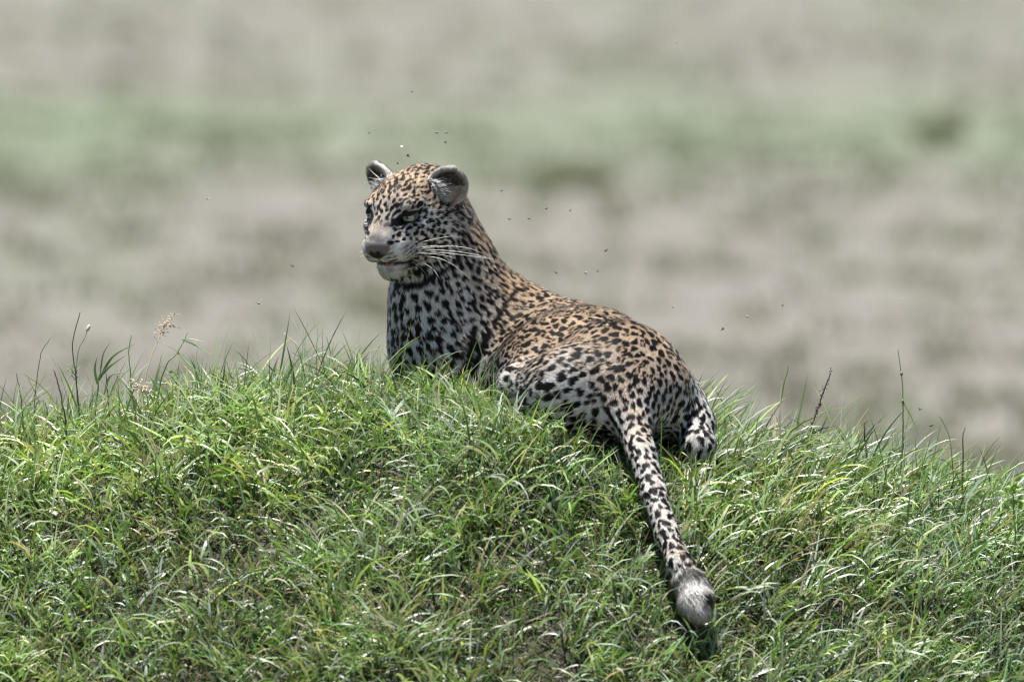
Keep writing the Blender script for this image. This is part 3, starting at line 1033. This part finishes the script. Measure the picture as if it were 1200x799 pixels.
# tufts: each has its own lean, length and colour
NT = 6000
tx, ty = sample_xy(NT, XR[0], XR[1], -0.95, 0.85)
tp3 = np.stack([tx, ty, 0 * tx], 1)
dens = vnoise(tp3, 5.0, 51) + 0.5 * vnoise(tp3, 13, 52)
keep = (RNG.random(NT) < 0.85 + 0.55 * dens) & ((ty > -0.3) | (dens > -0.55))
tx, ty = tx[keep], ty[keep]; NT = len(tx)
tp3 = tp3[keep]
t_az = np.where(tx > 0.30, RNG.normal(0.5, 0.8, NT), RNG.uniform(-math.pi, math.pi, NT))
t_len = 0.066 + 0.026 * vnoise(tp3, 4, 53) + 0.026 * RNG.random(NT)
t_len = t_len * np.where(tx > 0.45, 1.18, 1.0)
# shorter, trampled round the animal
dl = np.full(NT, 1.0)
nearl = (tx > -0.45) & (tx < 0.6) & (ty > -0.7) & (ty < 0.65)
dl[nearl] = sdf(np.stack([tx, ty, G(tx, ty) + 0.03], 1)[nearl])
t_len = t_len * (0.72 + 0.28 * sstep(0.0, 0.10, dl))
t_hue = vnoise(tp3, 3.2, 54) + 0.4 * RNG.standard_normal(NT)
t_dry = vnoise(tp3, 6.5, 55) + 0.5 * RNG.standard_normal(NT)
nb = RNG.integers(8, 20, NT)
ti_ = np.repeat(np.arange(NT), nb); N = len(ti_)
rx = tx[ti_] + RNG.normal(0, 0.016, N); ry = ty[ti_] + RNG.normal(0, 0.016, N)
az = t_az[ti_] + RNG.normal(0, 1.0, N)
lean = np.abs(RNG.normal(0.50, 0.32, N)); bend = np.abs(RNG.normal(1.15, 0.55, N))
L = t_len[ti_] * RNG.uniform(0.55, 1.55, N); W = RNG.uniform(0.0022, 0.0052, N) * np.where(t_hue[ti_] > 0.35, 1.3, 1.0)
tint = pick_tint(N, [3, 4, 3.0, 1.5, 2.4, 0.7, 1.2])
hh = t_hue[ti_][:, None]
tint = tint * (1 + 0.16 * hh * np.array([0.6, 0.5, -1.2])) * np.clip(1 + 0.30 * vnoise(tp3, 9, 56) + 0.22 * RNG.standard_normal(NT), 0.45, 1.6)[ti_][:, None]
dry = (t_dry[ti_] > 0.85) & (RNG.random(N) < 0.6)
tint[dry] = np.array([0.30, 0.25, 0.145]) * RNG.uniform(0.6, 1.3, (dry.sum(), 1))
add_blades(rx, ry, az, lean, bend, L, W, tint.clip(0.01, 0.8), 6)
# fine short understorey, greener and thatchy
N = 125000
x, y = sample_xy(N, XR[0], XR[1], -0.95, 0.80)
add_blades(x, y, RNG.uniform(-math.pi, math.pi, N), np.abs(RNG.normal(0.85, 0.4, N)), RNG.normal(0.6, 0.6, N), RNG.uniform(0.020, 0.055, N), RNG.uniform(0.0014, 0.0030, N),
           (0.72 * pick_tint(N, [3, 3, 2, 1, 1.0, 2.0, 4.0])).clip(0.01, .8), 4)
# broader glossy leaves, more of them on the left shoulder of the mound
N = 9000
x, y = sample_xy(N, XR[0], XR[1], -0.95, 0.60)
k = RNG.random(N) < np.where(x < -0.25, 0.95, 0.42)
x, y = x[k], y[k]; N = len(x)
add_blades(x, y, RNG.uniform(-math.pi, math.pi, N), np.abs(RNG.normal(0.45, 0.25, N)), np.abs(RNG.normal(0.9, 0.5, N)), RNG.uniform(0.035, 0.085, N), RNG.uniform(0.0045, 0.0078, N),
           pick_tint(N, [2, 4, 2.0, 3.0, 2.0, 0.1, 0.5]).clip(0.01, .8), 6)
# long arching blades sticking out, mostly along the crest
N = 3600
x, y = sample_xy(N, XR[0], XR[1], -0.85, 0.75)
crest = np.exp(-((y - 0.35) / 0.25) ** 2)
k = RNG.random(N) < 0.16 + 0.55 * crest * np.where((x > -0.16) & (x < 0.30), 0.35, 1.0)
x, y = x[k], y[k]; N = len(x)
azl = np.where(x > 0.25, RNG.normal(0.4, 0.7, N), RNG.normal(0.8, 1.6, N))
add_blades(x, y, azl, np.abs(RNG.normal(0.25, 0.22, N)), np.abs(RNG.normal(0.8, 0.6, N)), RNG.uniform(0.08, 0.19, N), RNG.uniform(0.0018, 0.0046, N),
           pick_tint(N, [2, 3, 3.0, 0.8, 3, 0.5, 0.8]).clip(0.01, .8), 8)
# tuft behind the rump, blades swept to the right
N = 70
x = RNG.normal(0.335, 0.035, N); y = RNG.normal(0.26, 0.05, N)
add_blades(x, y, RNG.normal(0.25, 0.35, N), np.abs(RNG.normal(0.28, 0.12, N)), np.abs(RNG.normal(0.75, 0.25, N)), RNG.uniform(0.11, 0.19, N), RNG.uniform(0.0028, 0.0050, N),
           pick_tint(N, [2, 4, 3, 1, 2, 0, 0.5]).clip(0.01, .8), 8)
# blades standing up in front of belly, knee and haunch
N = 260
x = RNG.uniform(-0.16, 0.34, N); y = RNG.uniform(-0.26, 0.16, N)
add_blades(x, y, RNG.uniform(-math.pi, math.pi, N), np.abs(RNG.normal(0.20, 0.16, N)), np.abs(RNG.normal(0.7, 0.4, N)), RNG.uniform(0.06, 0.125, N), RNG.uniform(0.0020, 0.0044, N),
           pick_tint(N, [2, 3, 3, 1.5, 2, 0.6, 0.5]).clip(0.01, .8), 7)
# thin wisps along the low ends of the crest, some dry
for (n_, xa, xb) in ((300, -0.98, -0.50), (110, -0.50, -0.24), (260, 0.36, 1.05)):
    x = RNG.uniform(xa, xb, n_); y = RNG.uniform(0.02, 0.42, n_)
    tn_ = pick_tint(n_, [2, 3, 4, 0.6, 4, 1.6, 1.6]).clip(0.01, .8)
    add_blades(x, y, RNG.normal(0.5 if xa > 0 else 0.9, 1.5, n_), np.abs(RNG.normal(0.22, 0.2, n_)), np.abs(RNG.normal(0.7, 0.65, n_)), RNG.uniform(0.08, 0.17, n_) * (0.8 + 0.4 * RNG.random(n_)), RNG.uniform(0.0014, 0.0040, n_), tn_, 8)
# brown thatch and short leaves matted over the soil
N = 60000
x, y = sample_xy(N, XR[0], XR[1], -0.95, 0.30)
tn_ = np.where((RNG.random(N) < 0.45)[:, None], np.array([0.15, 0.118, 0.075]), np.array([0.060, 0.105, 0.034])) * RNG.uniform(0.5, 1.5, (N, 1))
add_blades(x, y, RNG.uniform(-math.pi, math.pi, N), RNG.normal(1.05, 0.3, N), RNG.normal(0.35, 0.4, N), RNG.uniform(0.015, 0.045, N), RNG.uniform(0.0018, 0.0042, N), tn_.clip(0.01, .8), 3)
# dead straw lying in the sward
N = 2600
x, y = sample_xy(N, XR[0], XR[1], -0.95, 0.6)
dd = vnoise(np.stack([x, y, 0 * x], 1), 6.5, 55)
k = RNG.random(N) < 0.45 + 0.6 * dd
x, y = x[k], y[k]; N = len(x)
add_blades(x, y, RNG.uniform(-math.pi, math.pi, N), RNG.normal(1.15, 0.25, N), RNG.normal(0.2, 0.3, N), RNG.uniform(0.04, 0.11, N), RNG.uniform(0.0014, 0.0030, N),
           (np.array([[0.42, 0.35, 0.23]]) * RNG.uniform(0.6, 1.35, (N, 1))).clip(0.01, .8), 4)
# thin cover on the outer and far flanks of the mound
N = 26000
x = RNG.uniform(-4.0, 3.6, N); y = RNG.uniform(-2.9, 3.1, N)
k = ((x < XR[0] + .05) | (x > XR[1] - .05) | (y < -0.93) | (y > 0.78)); x, y = x[k], y[k]; N = len(x)
add_blades(x, y, RNG.uniform(-math.pi, math.pi, N), np.abs(RNG.normal(0.35, 0.25, N)), np.abs(RNG.normal(0.8, 0.5, N)), RNG.uniform(0.05, 0.13, N), RNG.uniform(0.005, 0.010, N),
           pick_tint(N, [3, 4, 3, 1.5, 2.4, 0.9, 1.0]).clip(0.01, .8), 4, cull=False)


def join_parts(name, parts):
    off = 0; Vs, Qs, Ts, Cs = [], [], [], []
    for V, q, t3, tv in parts:
        Vs.append(V); Qs.append(q + off); Ts.append(t3 + off); Cs.append(tv); off += len(V)
    me = mesh_np(name, np.concatenate(Vs), [np.concatenate(Qs), np.concatenate(Ts)])
    vcol(me, 'tint', np.concatenate(Cs))
    return me


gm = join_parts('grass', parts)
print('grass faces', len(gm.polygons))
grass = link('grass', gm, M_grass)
tag(grass, 'dense green grass with dry straw covering the mound around the leopard', 'grass', kind='stuff')

# ------------------------------------------------------------------ tussocks on the plain
parts = []
N = 6500
u = RNG.random(N)
D = 1.0 / (1 / 34.0 + u * (1 / 150.0 - 1 / 34.0)) ** 1.0      # denser near, thinning away
y = D - 20 + 0 * D
x = RNG.uniform(-1, 1, N) * (4.0 + D * 0.10)
nb = 9
ti_ = np.repeat(np.arange(N), nb)
tz = zplain(x, y)
hgt = RNG.uniform(0.04, 0.14, N) * (0.7 + 0.6 * (D / 100))
swale = sstep(40, 46, y + 5 * vnoise(np.stack([x * .3, y * .1, 0 * x], 1), 1, 61)) * sstep(68, 60, y + 5 * vnoise(np.stack([x * .3, y * .1, 0 * x], 1), 1, 61))
isg = RNG.random(N) < 0.18 + 0.62 * swale
tc_ = np.where(isg[:, None], np.array([0.136, 0.156, 0.106]), np.array([0.172, 0.160, 0.139])) * RNG.uniform(0.90, 1.10, (N, 1))
mauve = (RNG.random(N) < 0.3) & ~isg
tc_[mauve] = np.array([0.178, 0.156, 0.146]) * RNG.uniform(0.75, 1.2, (mauve.sum(), 1))
M_ = len(ti_)
root = np.stack([x[ti_] + RNG.normal(0, 0.07, M_), y[ti_] + RNG.normal(0, 0.07, M_), tz[ti_] - 0.02], 1)
V, q, t3, tv, _mid = blades(root, RNG.uniform(-math.pi, math.pi, M_), np.abs(RNG.normal(0.2, 0.2, M_)), np.abs(RNG.normal(0.6, 0.4, M_)), hgt[ti_] * RNG.uniform(0.6, 1.3, M_), RNG.uniform(0.012, 0.035, M_), tc_[ti_].clip(0.02, .6), 4)
parts.append((V.reshape(-1, 3), q, t3, tv.reshape(-1, 3)))
tm = join_parts('plain_grass', parts)
tus = link('plain_grass', tm, grass_mat('dry_tussock', 0.45, 0.8, 0.1))
tag(tus, 'tufts of straw coloured and greenish grass out on the plain', 'grass', kind='stuff')


M_stemdry = simple_mat('stalk_dark', (0.075, 0.06, 0.045), 0.7, 0.2)
M_stemgreen = simple_mat('stalk_green', (0.10, 0.16, 0.05), 0.5, 0.4)
M_straw = simple_mat('seed_straw', (0.50, 0.41, 0.30), 0.7, 0.2)


# low bushes far off on the plain, dim blurred patches in the photograph
def bush(px, py, wpx, hpx, label):
    d = ray(px, py + hpx * 0.5)
    t = (0.0 - CAM[2]) / d[2]
    c = CAM + d * t; s = t / FPX
    r = wpx * s / 2; h = hpx * s
    N = 900
    e = empty('low_bush', tuple(c)); tag(e, label, 'bush')
    th = RNG.uniform(0, 2 * math.pi, N); rr = r * np.sqrt(RNG.random(N)); zz = h * RNG.random(N) ** 0.8 * np.sqrt(np.clip(1.05 - (rr / r) ** 2, 0.05, 1))
    root = np.stack([rr * np.cos(th), rr * np.sin(th), zz], 1)
    V, q, t3, tv, _ = blades(root, RNG.uniform(-3.1, 3.1, N), RNG.uniform(0.2, 1.4, N), RNG.normal(0.3, 0.4, N), np.full(N, 0.10), np.full(N, 0.055),
                             np.array([0.160, 0.170, 0.118]) * RNG.uniform(0.6, 1.4, (N, 1)), 4)
    me = join_parts('crown', [(V.reshape(-1, 3), q, t3, tv.reshape(-1, 3))])
    link('crown', me, tus.data.materials[0], e)
    for k in range(5):
        a = k * 1.26
        st = spline([(0, 0, -0.05), (0.3 * r * math.cos(a), 0.3 * r * math.sin(a), h * 0.4), (0.6 * r * math.cos(a), 0.6 * r * math.sin(a), h * 0.75)], 8)
        link('stem', tube('stem', st, np.linspace(0.02, 0.006, len(st)), 5), M_stemdry, e)





bush(672, 211, 84, 12, 'low olive bush on the plain beyond the leopard\'s withers')
bush(1100, 156, 50, 14, 'small dark bush standing alone on the far green swale')


# ------------------------------------------------------------------ single stalks that stand out against the plain
def ground_at(px, Y):
    """point where the mound meets this pixel column at depth Y"""
    X = P(px, 480, Y)[0]
    return np.array([X, Y, float(G(np.array([X]), np.array([Y]))[0]) - 0.01])


def stalk(name, label, cat, base_px, pts_px, Y, r, mat, group=None, r_end=None):
    b = ground_at(base_px, Y)
    e = empty(name, tuple(b)); tag(e, label, cat, group)
    c3 = [b] + [P(a, c, Y + 0.004 * k) for k, (a, c) in enumerate(pts_px)]
    sp_ = spline(c3, 18) - b
    sp_ = sp_ + np.cumsum(RNG.normal(0, 0.0006, sp_.shape), 0)
    link('stem', tube('stem', sp_, np.linspace(r, r_end or r * 0.5, len(sp_)) * 0.66, 6), mat, e)
    return e, b, sp_


def leaf_part(e, origin, p0_, p1_, p2_, wdt, tintc, name='leaf'):
    sp_ = spline([np.array(p0_), np.array(p1_), np.array(p2_)], 10) - origin
    n = len(sp_); t = np.linspace(0, 1, n)
    ww = 0.62 * wdt * np.minimum(0.5 + 2.2 * t, 1) * (1 - t ** 2.2)
    tg = nrm(np.gradient(sp_, axis=0)); sd_ = nrm(np.cross(tg, np.array([0.2, -0.9, 0.35])))
    nn = np.cross(tg, sd_)
    a = sp_ - sd_ * ww[:, None] / 2; b = sp_ + sd_ * ww[:, None] / 2; mdl = sp_ - nn * (ww * 0.18)[:, None]
    v = np.concatenate([a, mdl, b]); i = np.arange(n - 1)
    q = np.concatenate([np.stack([i, i + 1, i + 1 + n, i + n], 1), np.stack([i + n, i + n + 1, i + 1 + 2 * n, i + 2 * n], 1)])
    me = mesh_np(name, v, [q]); vcol(me, 'tint', np.tile(np.array(tintc), (len(v), 1)))
    return link(name, me, M_grass, e)


def grain_cluster(e, name, pts3, n, spread, size, mat):
    """many little husks round a line: one seed head"""
    bm = bmesh.new()
    for k in range(n):
        p = pts3[int(RNG.integers(0, len(pts3)))] + RNG.normal(0, spread, 3)
        M4 = Matrix.Translation(Vector(p)) @ Matrix.Rotation(RNG.uniform(0, 6.28), 4, Vector(nrm(RNG.standard_normal(3)))) @ Matrix.Diagonal((size * RNG.uniform(.6, 1.3), size * 0.35, size * 0.35, 1))
        bmesh.ops.create_icosphere(bm, subdivisions=1, radius=1, matrix=M4)
    me = bpy.data.meshes.new(name); bm.to_mesh(me); bm.free()
    return link(name, me, mat, e)


GR = 'grass stalks on the mound crest'
GC1 = (0.13, 0.21, 0.06); GC2 = (0.19, 0.25, 0.14)
# dark knobbly spike right of the leopard
e, b, s_ = stalk('seed_stalk', 'dark knobbly dead seed stalk leaning over beyond the leopard\'s hind foot', 'stalk', 948, [(952, 503), (962, 470), (975, 433)], 0.12, 0.0032, M_stemdry, GR, 0.0016)
grain_cluster(e, 'seed_husk', s_[len(s_) // 3:], 46, 0.0022, 0.0032, M_stemdry)
# tall green jointed stem at right
e, b, s_ = stalk('grass_stem', 'tallest upright green jointed grass stem with one side leaf', 'grass stem', 1052, [(1058, 505), (1058, 450), (1052, 403)], 0.10, 0.0030, M_stemgreen, GR, 0.0010)
def stem_at(s_, b, py):
    zs = P(600, py, .1)[2] - b[2]
    return s_[int(np.argmin(np.abs(s_[:, 2] - zs)))]


_n1 = stem_at(s_, b, 471) + b
leaf_part(e, b, _n1, _n1 + np.array([.016, -.004, -.030]), _n1 + np.array([.034, -.012, -.068]), 0.006, GC1)
for c in (440, 471):
    bm = bmesh.new(); bmesh.ops.create_icosphere(bm, subdivisions=2, radius=1, matrix=Matrix.Translation(Vector(stem_at(s_, b, c))) @ Matrix.Diagonal((.0028, .0028, .0042, 1)))
    me = bpy.data.meshes.new('node'); bm.to_mesh(me); bm.free(); link('node', me, M_stemgreen, e)
# thin dark stalk at left with a green whorl
e, b, s_ = stalk('grass_stem', 'tall thin dark stem with a whorl of small leaves half way up', 'grass stem', 98, [(90, 450), (86, 410), (92, 375), (96, 368)], 0.20, 0.0022, M_stemdry, GR, 0.0012)
for k in range(14):
    a_ = RNG.uniform(-1, 1); p0_ = P(87 + RNG.normal(0, 2), 437 + RNG.normal(0, 5), .21)
    p2_ = P(87 + 14 * a_, 434 + RNG.uniform(-9, 12), .21 + RNG.uniform(-.02, .02))
    leaf_part(e, b, p0_, (p0_ + p2_) / 2 + np.array([0, 0, .004]), p2_, 0.004, GC2)
# slim stalk with a bud
e, b, s_ = stalk('bud_stalk', 'slender pale stalk tipped with one oval bud', 'stalk', 92, [(91, 425), (98, 400), (104, 384)], 0.24, 0.0013, M_stemgreen, GR, 0.0009)
bm = bmesh.new(); bmesh.ops.create_icosphere(bm, subdivisions=2, radius=1, matrix=Matrix.Translation(Vector(s_[-1])) @ Matrix.Rotation(0.4, 4, 'Y') @ Matrix.Diagonal((.0035, .0035, .0075, 1)))
me = bpy.data.meshes.new('bud'); bm.to_mesh(me); bm.free(); link('bud', me, M_straw, e)
# feathery straw seed head
e, b, s_ = stalk('straw_plume', 'feathery pale straw seed head with a drooping tip', 'seed head', 166, [(170, 442), (182, 405), (190, 385), (197, 370), (212, 365)], 0.22, 0.0015, M_straw, GR, 0.0006)
nn_ = len(s_)
grain_cluster(e, 'seed_husk', s_[int(nn_ * .55):int(nn_ * .78)], 80, 0.0055, 0.0030, M_straw)
for k in range(5):
    p0_ = s_[int(nn_ * (.6 + .05 * k))] + b
    p2_ = p0_ + np.array([RNG.uniform(.01, .03), 0, RNG.uniform(-.012, .012)])
    sp_ = spline([p0_, (p0_ + p2_) / 2 + np.array([0, 0, .004]), p2_], 6) - b
    link('spikelet', tube('spikelet', sp_, 0.0007, 4), M_straw, e)
    grain_cluster(e, 'seed_husk', sp_, 10, 0.0018, 0.0026, M_straw)
# bunched straw head lower down
e, b, s_ = stalk('straw_plume', 'bunched pinkish straw seed head low among the green blades', 'seed head', 172, [(172, 470), (165, 452)], 0.10, 0.0016, M_stemgreen, GR, 0.001)
grain_cluster(e, 'seed_husk', (np.array([P(156 + 2.0 * k, 450 + 0.9 * k, .105) for k in range(10)]) - b), 110, 0.0050, 0.0034, M_straw)
# thick leaning stem with long leaves
e, b, s_ = stalk('grass_stem', 'thick green leaning stem with long narrow hanging leaves', 'grass stem', 176, [(192, 435), (208, 410), (219, 385)], 0.14, 0.0032, M_stemgreen, GR, 0.0008)
leaf_part(e, b, P(206, 411, .15), P(222, 428, .14), P(242, 443, .13), 0.006, GC1)
leaf_part(e, b, P(213, 398, .15), P(232, 406, .15), P(254, 420, .14), 0.006, GC2)
leaf_part(e, b, P(213, 397, .15), P(226, 398, .15), P(242, 401, .14), 0.005, GC2)
leaf_part(e, b, P(196, 430, .15), P(206, 444, .14), P(216, 456, .13), 0.008, GC1)
# arching broad blades
e, b, s_ = stalk('grass_stem', 'green stem with a fan of broad arching blades', 'grass stem', 112, [(114, 450), (118, 436)], 0.18, 0.0028, M_stemgreen, GR, 0.0018)
leaf_part(e, b, P(116, 446, .18), P(132, 418, .17), P(160, 402, .17), 0.009, GC1)
leaf_part(e, b, P(116, 442, .18), P(130, 428, .17), P(148, 416, .17), 0.010, GC2)
leaf_part(e, b, P(114, 450, .18), P(111, 432, .18), P(114, 418, .18), 0.009, GC1)
leaf_part(e, b, P(122, 462, .18), P(130, 440, .17), P(152, 436, .17), 0.008, GC2)
leaf_part(e, b, P(117, 440, .18), P(121, 415, .18), P(129, 401, .18), 0.005, GC1)
# plain spikes
for (bx, pts_, Y, r, mt, lab) in [
    (80, [(74, 470), (65, 432)], 0.05, 0.0034, M_stemdry, 'short stout black dead stalk leaning beside the leafy whorled stem'),
    (160, [(154, 450), (152, 415), (155, 394)], 0.20, 0.0024, M_stemgreen, 'upright grey green spike between the arching blades and the seed head'),
    (28, [(26, 470), (22, 438)], 0.20, 0.0022, M_stemdry, 'short bare dark twig beside the bent grey stalk'),
    (36, [(45, 425), (59, 394)], 0.22, 0.0016, M_stemdry, 'bent grey stalk next to the stem with the leaf whorl'),
    (1020, [(1013, 505), (1014, 495)], 0.15, 0.0030, M_stemdry, 'stubby brown stalk between the knobbly seed stalk and the jointed stem'),
    (1128, [(1127, 520), (1128, 501)], 0.15, 0.0026, M_stemdry, 'dark straight stalk between the jointed stem and the leafy weed'),
    (1118, [(1114, 520), (1101, 490)], 0.12, 0.0020, M_stemgreen, 'thin green stalk leaning away from the dark straight stalk'),
    (912, [(916, 460), (924, 427)], 0.20, 0.0024, M_stemgreen, 'upright green spike between the leaning seed stalk and the rump tuft'),
    (358, [(352, 412), (333, 388)], 0.30, 0.0022, M_straw, 'pale bleached straw leaning above the crest near the leopard\'s chest')]:
    e, b, s_ = stalk('grass_stem', lab, 'stalk', bx, pts_, Y, r, mt, GR)
# broad-leaved weed at the right edge
e, b, s_ = stalk('leafy_weed', 'bright green broad leaved weed on the low end of the mound', 'plant', 1190, [(1188, 600), (1184, 565)], -0.10, 0.003, M_stemgreen, None)
for k in range(16):
    p0_ = P(1187 + RNG.normal(0, 4), 560 + RNG.uniform(-8, 60), -.10)
    p2_ = p0_ + np.array([RNG.uniform(-.03, .03), RNG.uniform(-.02, .01), RNG.uniform(-.004, .022)])
    leaf_part(e, b, p0_, (p0_ + p2_) / 2 + np.array([0, 0, .005]), p2_, RNG.uniform(.010, .016), np.array([0.19, 0.30, 0.05]) * RNG.uniform(.8, 1.2))
# dry twig and a curled orange-brown leaf lying in the sward
Yt = -0.42
c3 = [P(592, 668, Yt), P(612, 662, Yt + .01), P(636, 660, Yt), P(656, 646, Yt)]
tw = empty('dry_twig', tuple(c3[0])); tag(tw, 'short grey dry twig lying in the grass of the slope', 'twig')
link('stem', tube('stem', spline(c3, 14) - c3[0], np.linspace(.003, .0016, len(spline(c3, 14))), 6), simple_mat('twig_grey', (0.16, 0.14, 0.12), .8, .1), tw)
c4 = [c3[1], P(617, 640, Yt - .01), P(619, 622, Yt - .01)]
link('side_shoot', tube('side_shoot', spline(c4, 8) - c3[0], np.linspace(.0024, .0012, len(spline(c4, 8))), 6), tw.children[0].data.materials[0], tw)

# ------------------------------------------------------------------ flies
def fly_meshes():
    bm = bmesh.new(); bmesh.ops.create_icosphere(bm, subdivisions=2, radius=1, matrix=Matrix.Diagonal((.0026, .0012, .0012, 1)))
    bmesh.ops.create_icosphere(bm, subdivisions=2, radius=.0011, matrix=Matrix.Translation((.0029, 0, .0001)))
    b_ = bpy.data.meshes.new('body'); bm.to_mesh(b_); bm.free(); b_.materials.append(simple_mat('fly_body', (0.03, 0.028, 0.03), 0.3, 0.6))
    t = np.linspace(0, 2 * math.pi, 13)[:-1]
    v = np.stack([-.0014 + .0024 * np.cos(t), .0021 + .0020 * np.sin(t), .0013 + .0006 * np.sin(t)], 1)
    wng = mesh_np('wing', v, [np.arange(12)[None]]); wng.materials.append(simple_mat('fly_wing', (0.20, 0.20, 0.20), 0.4, 0.4))
    return b_, wng


fb, fw = fly_meshes()
FL = [(793, 50), (483, 108), (432, 156), (512, 156), (523, 156), (522, 167), (472, 172), (478, 183), (466, 192), (627, 178), (638, 233), (640, 245), (668, 247),
      (588, 224), (597, 257), (620, 257), (243, 233), (343, 312), (303, 356), (660, 299), (652, 320), (686, 320), (700, 318), (710, 294), (789, 360), (847, 386), (875, 371),
      (917, 358), (1057, 350), (1078, 480), (1091, 499), (757, 390)]
for (a, c) in FL:
    near = math.hypot(a - 500, c - 240) < 190
    o = empty('fly', tuple(P(a, c, RNG.uniform(0.15, 0.45) if near else RNG.uniform(-0.25, 0.55))))
    tag(o, 'tiny dark fly hovering in the air around the leopard', 'fly', 'flies hovering around the leopard')
    o.rotation_euler = (RNG.uniform(-.4, .4), RNG.uniform(-.5, .5), RNG.uniform(0, 6.28))
    sz = RNG.uniform(0.75, 1.15); o.scale = (sz, sz, sz)
    link('body', fb, None, o); link('wing', fw, None, o)
    w2 = link('wing', fw, None, o); w2.scale = (1, -1, 1)
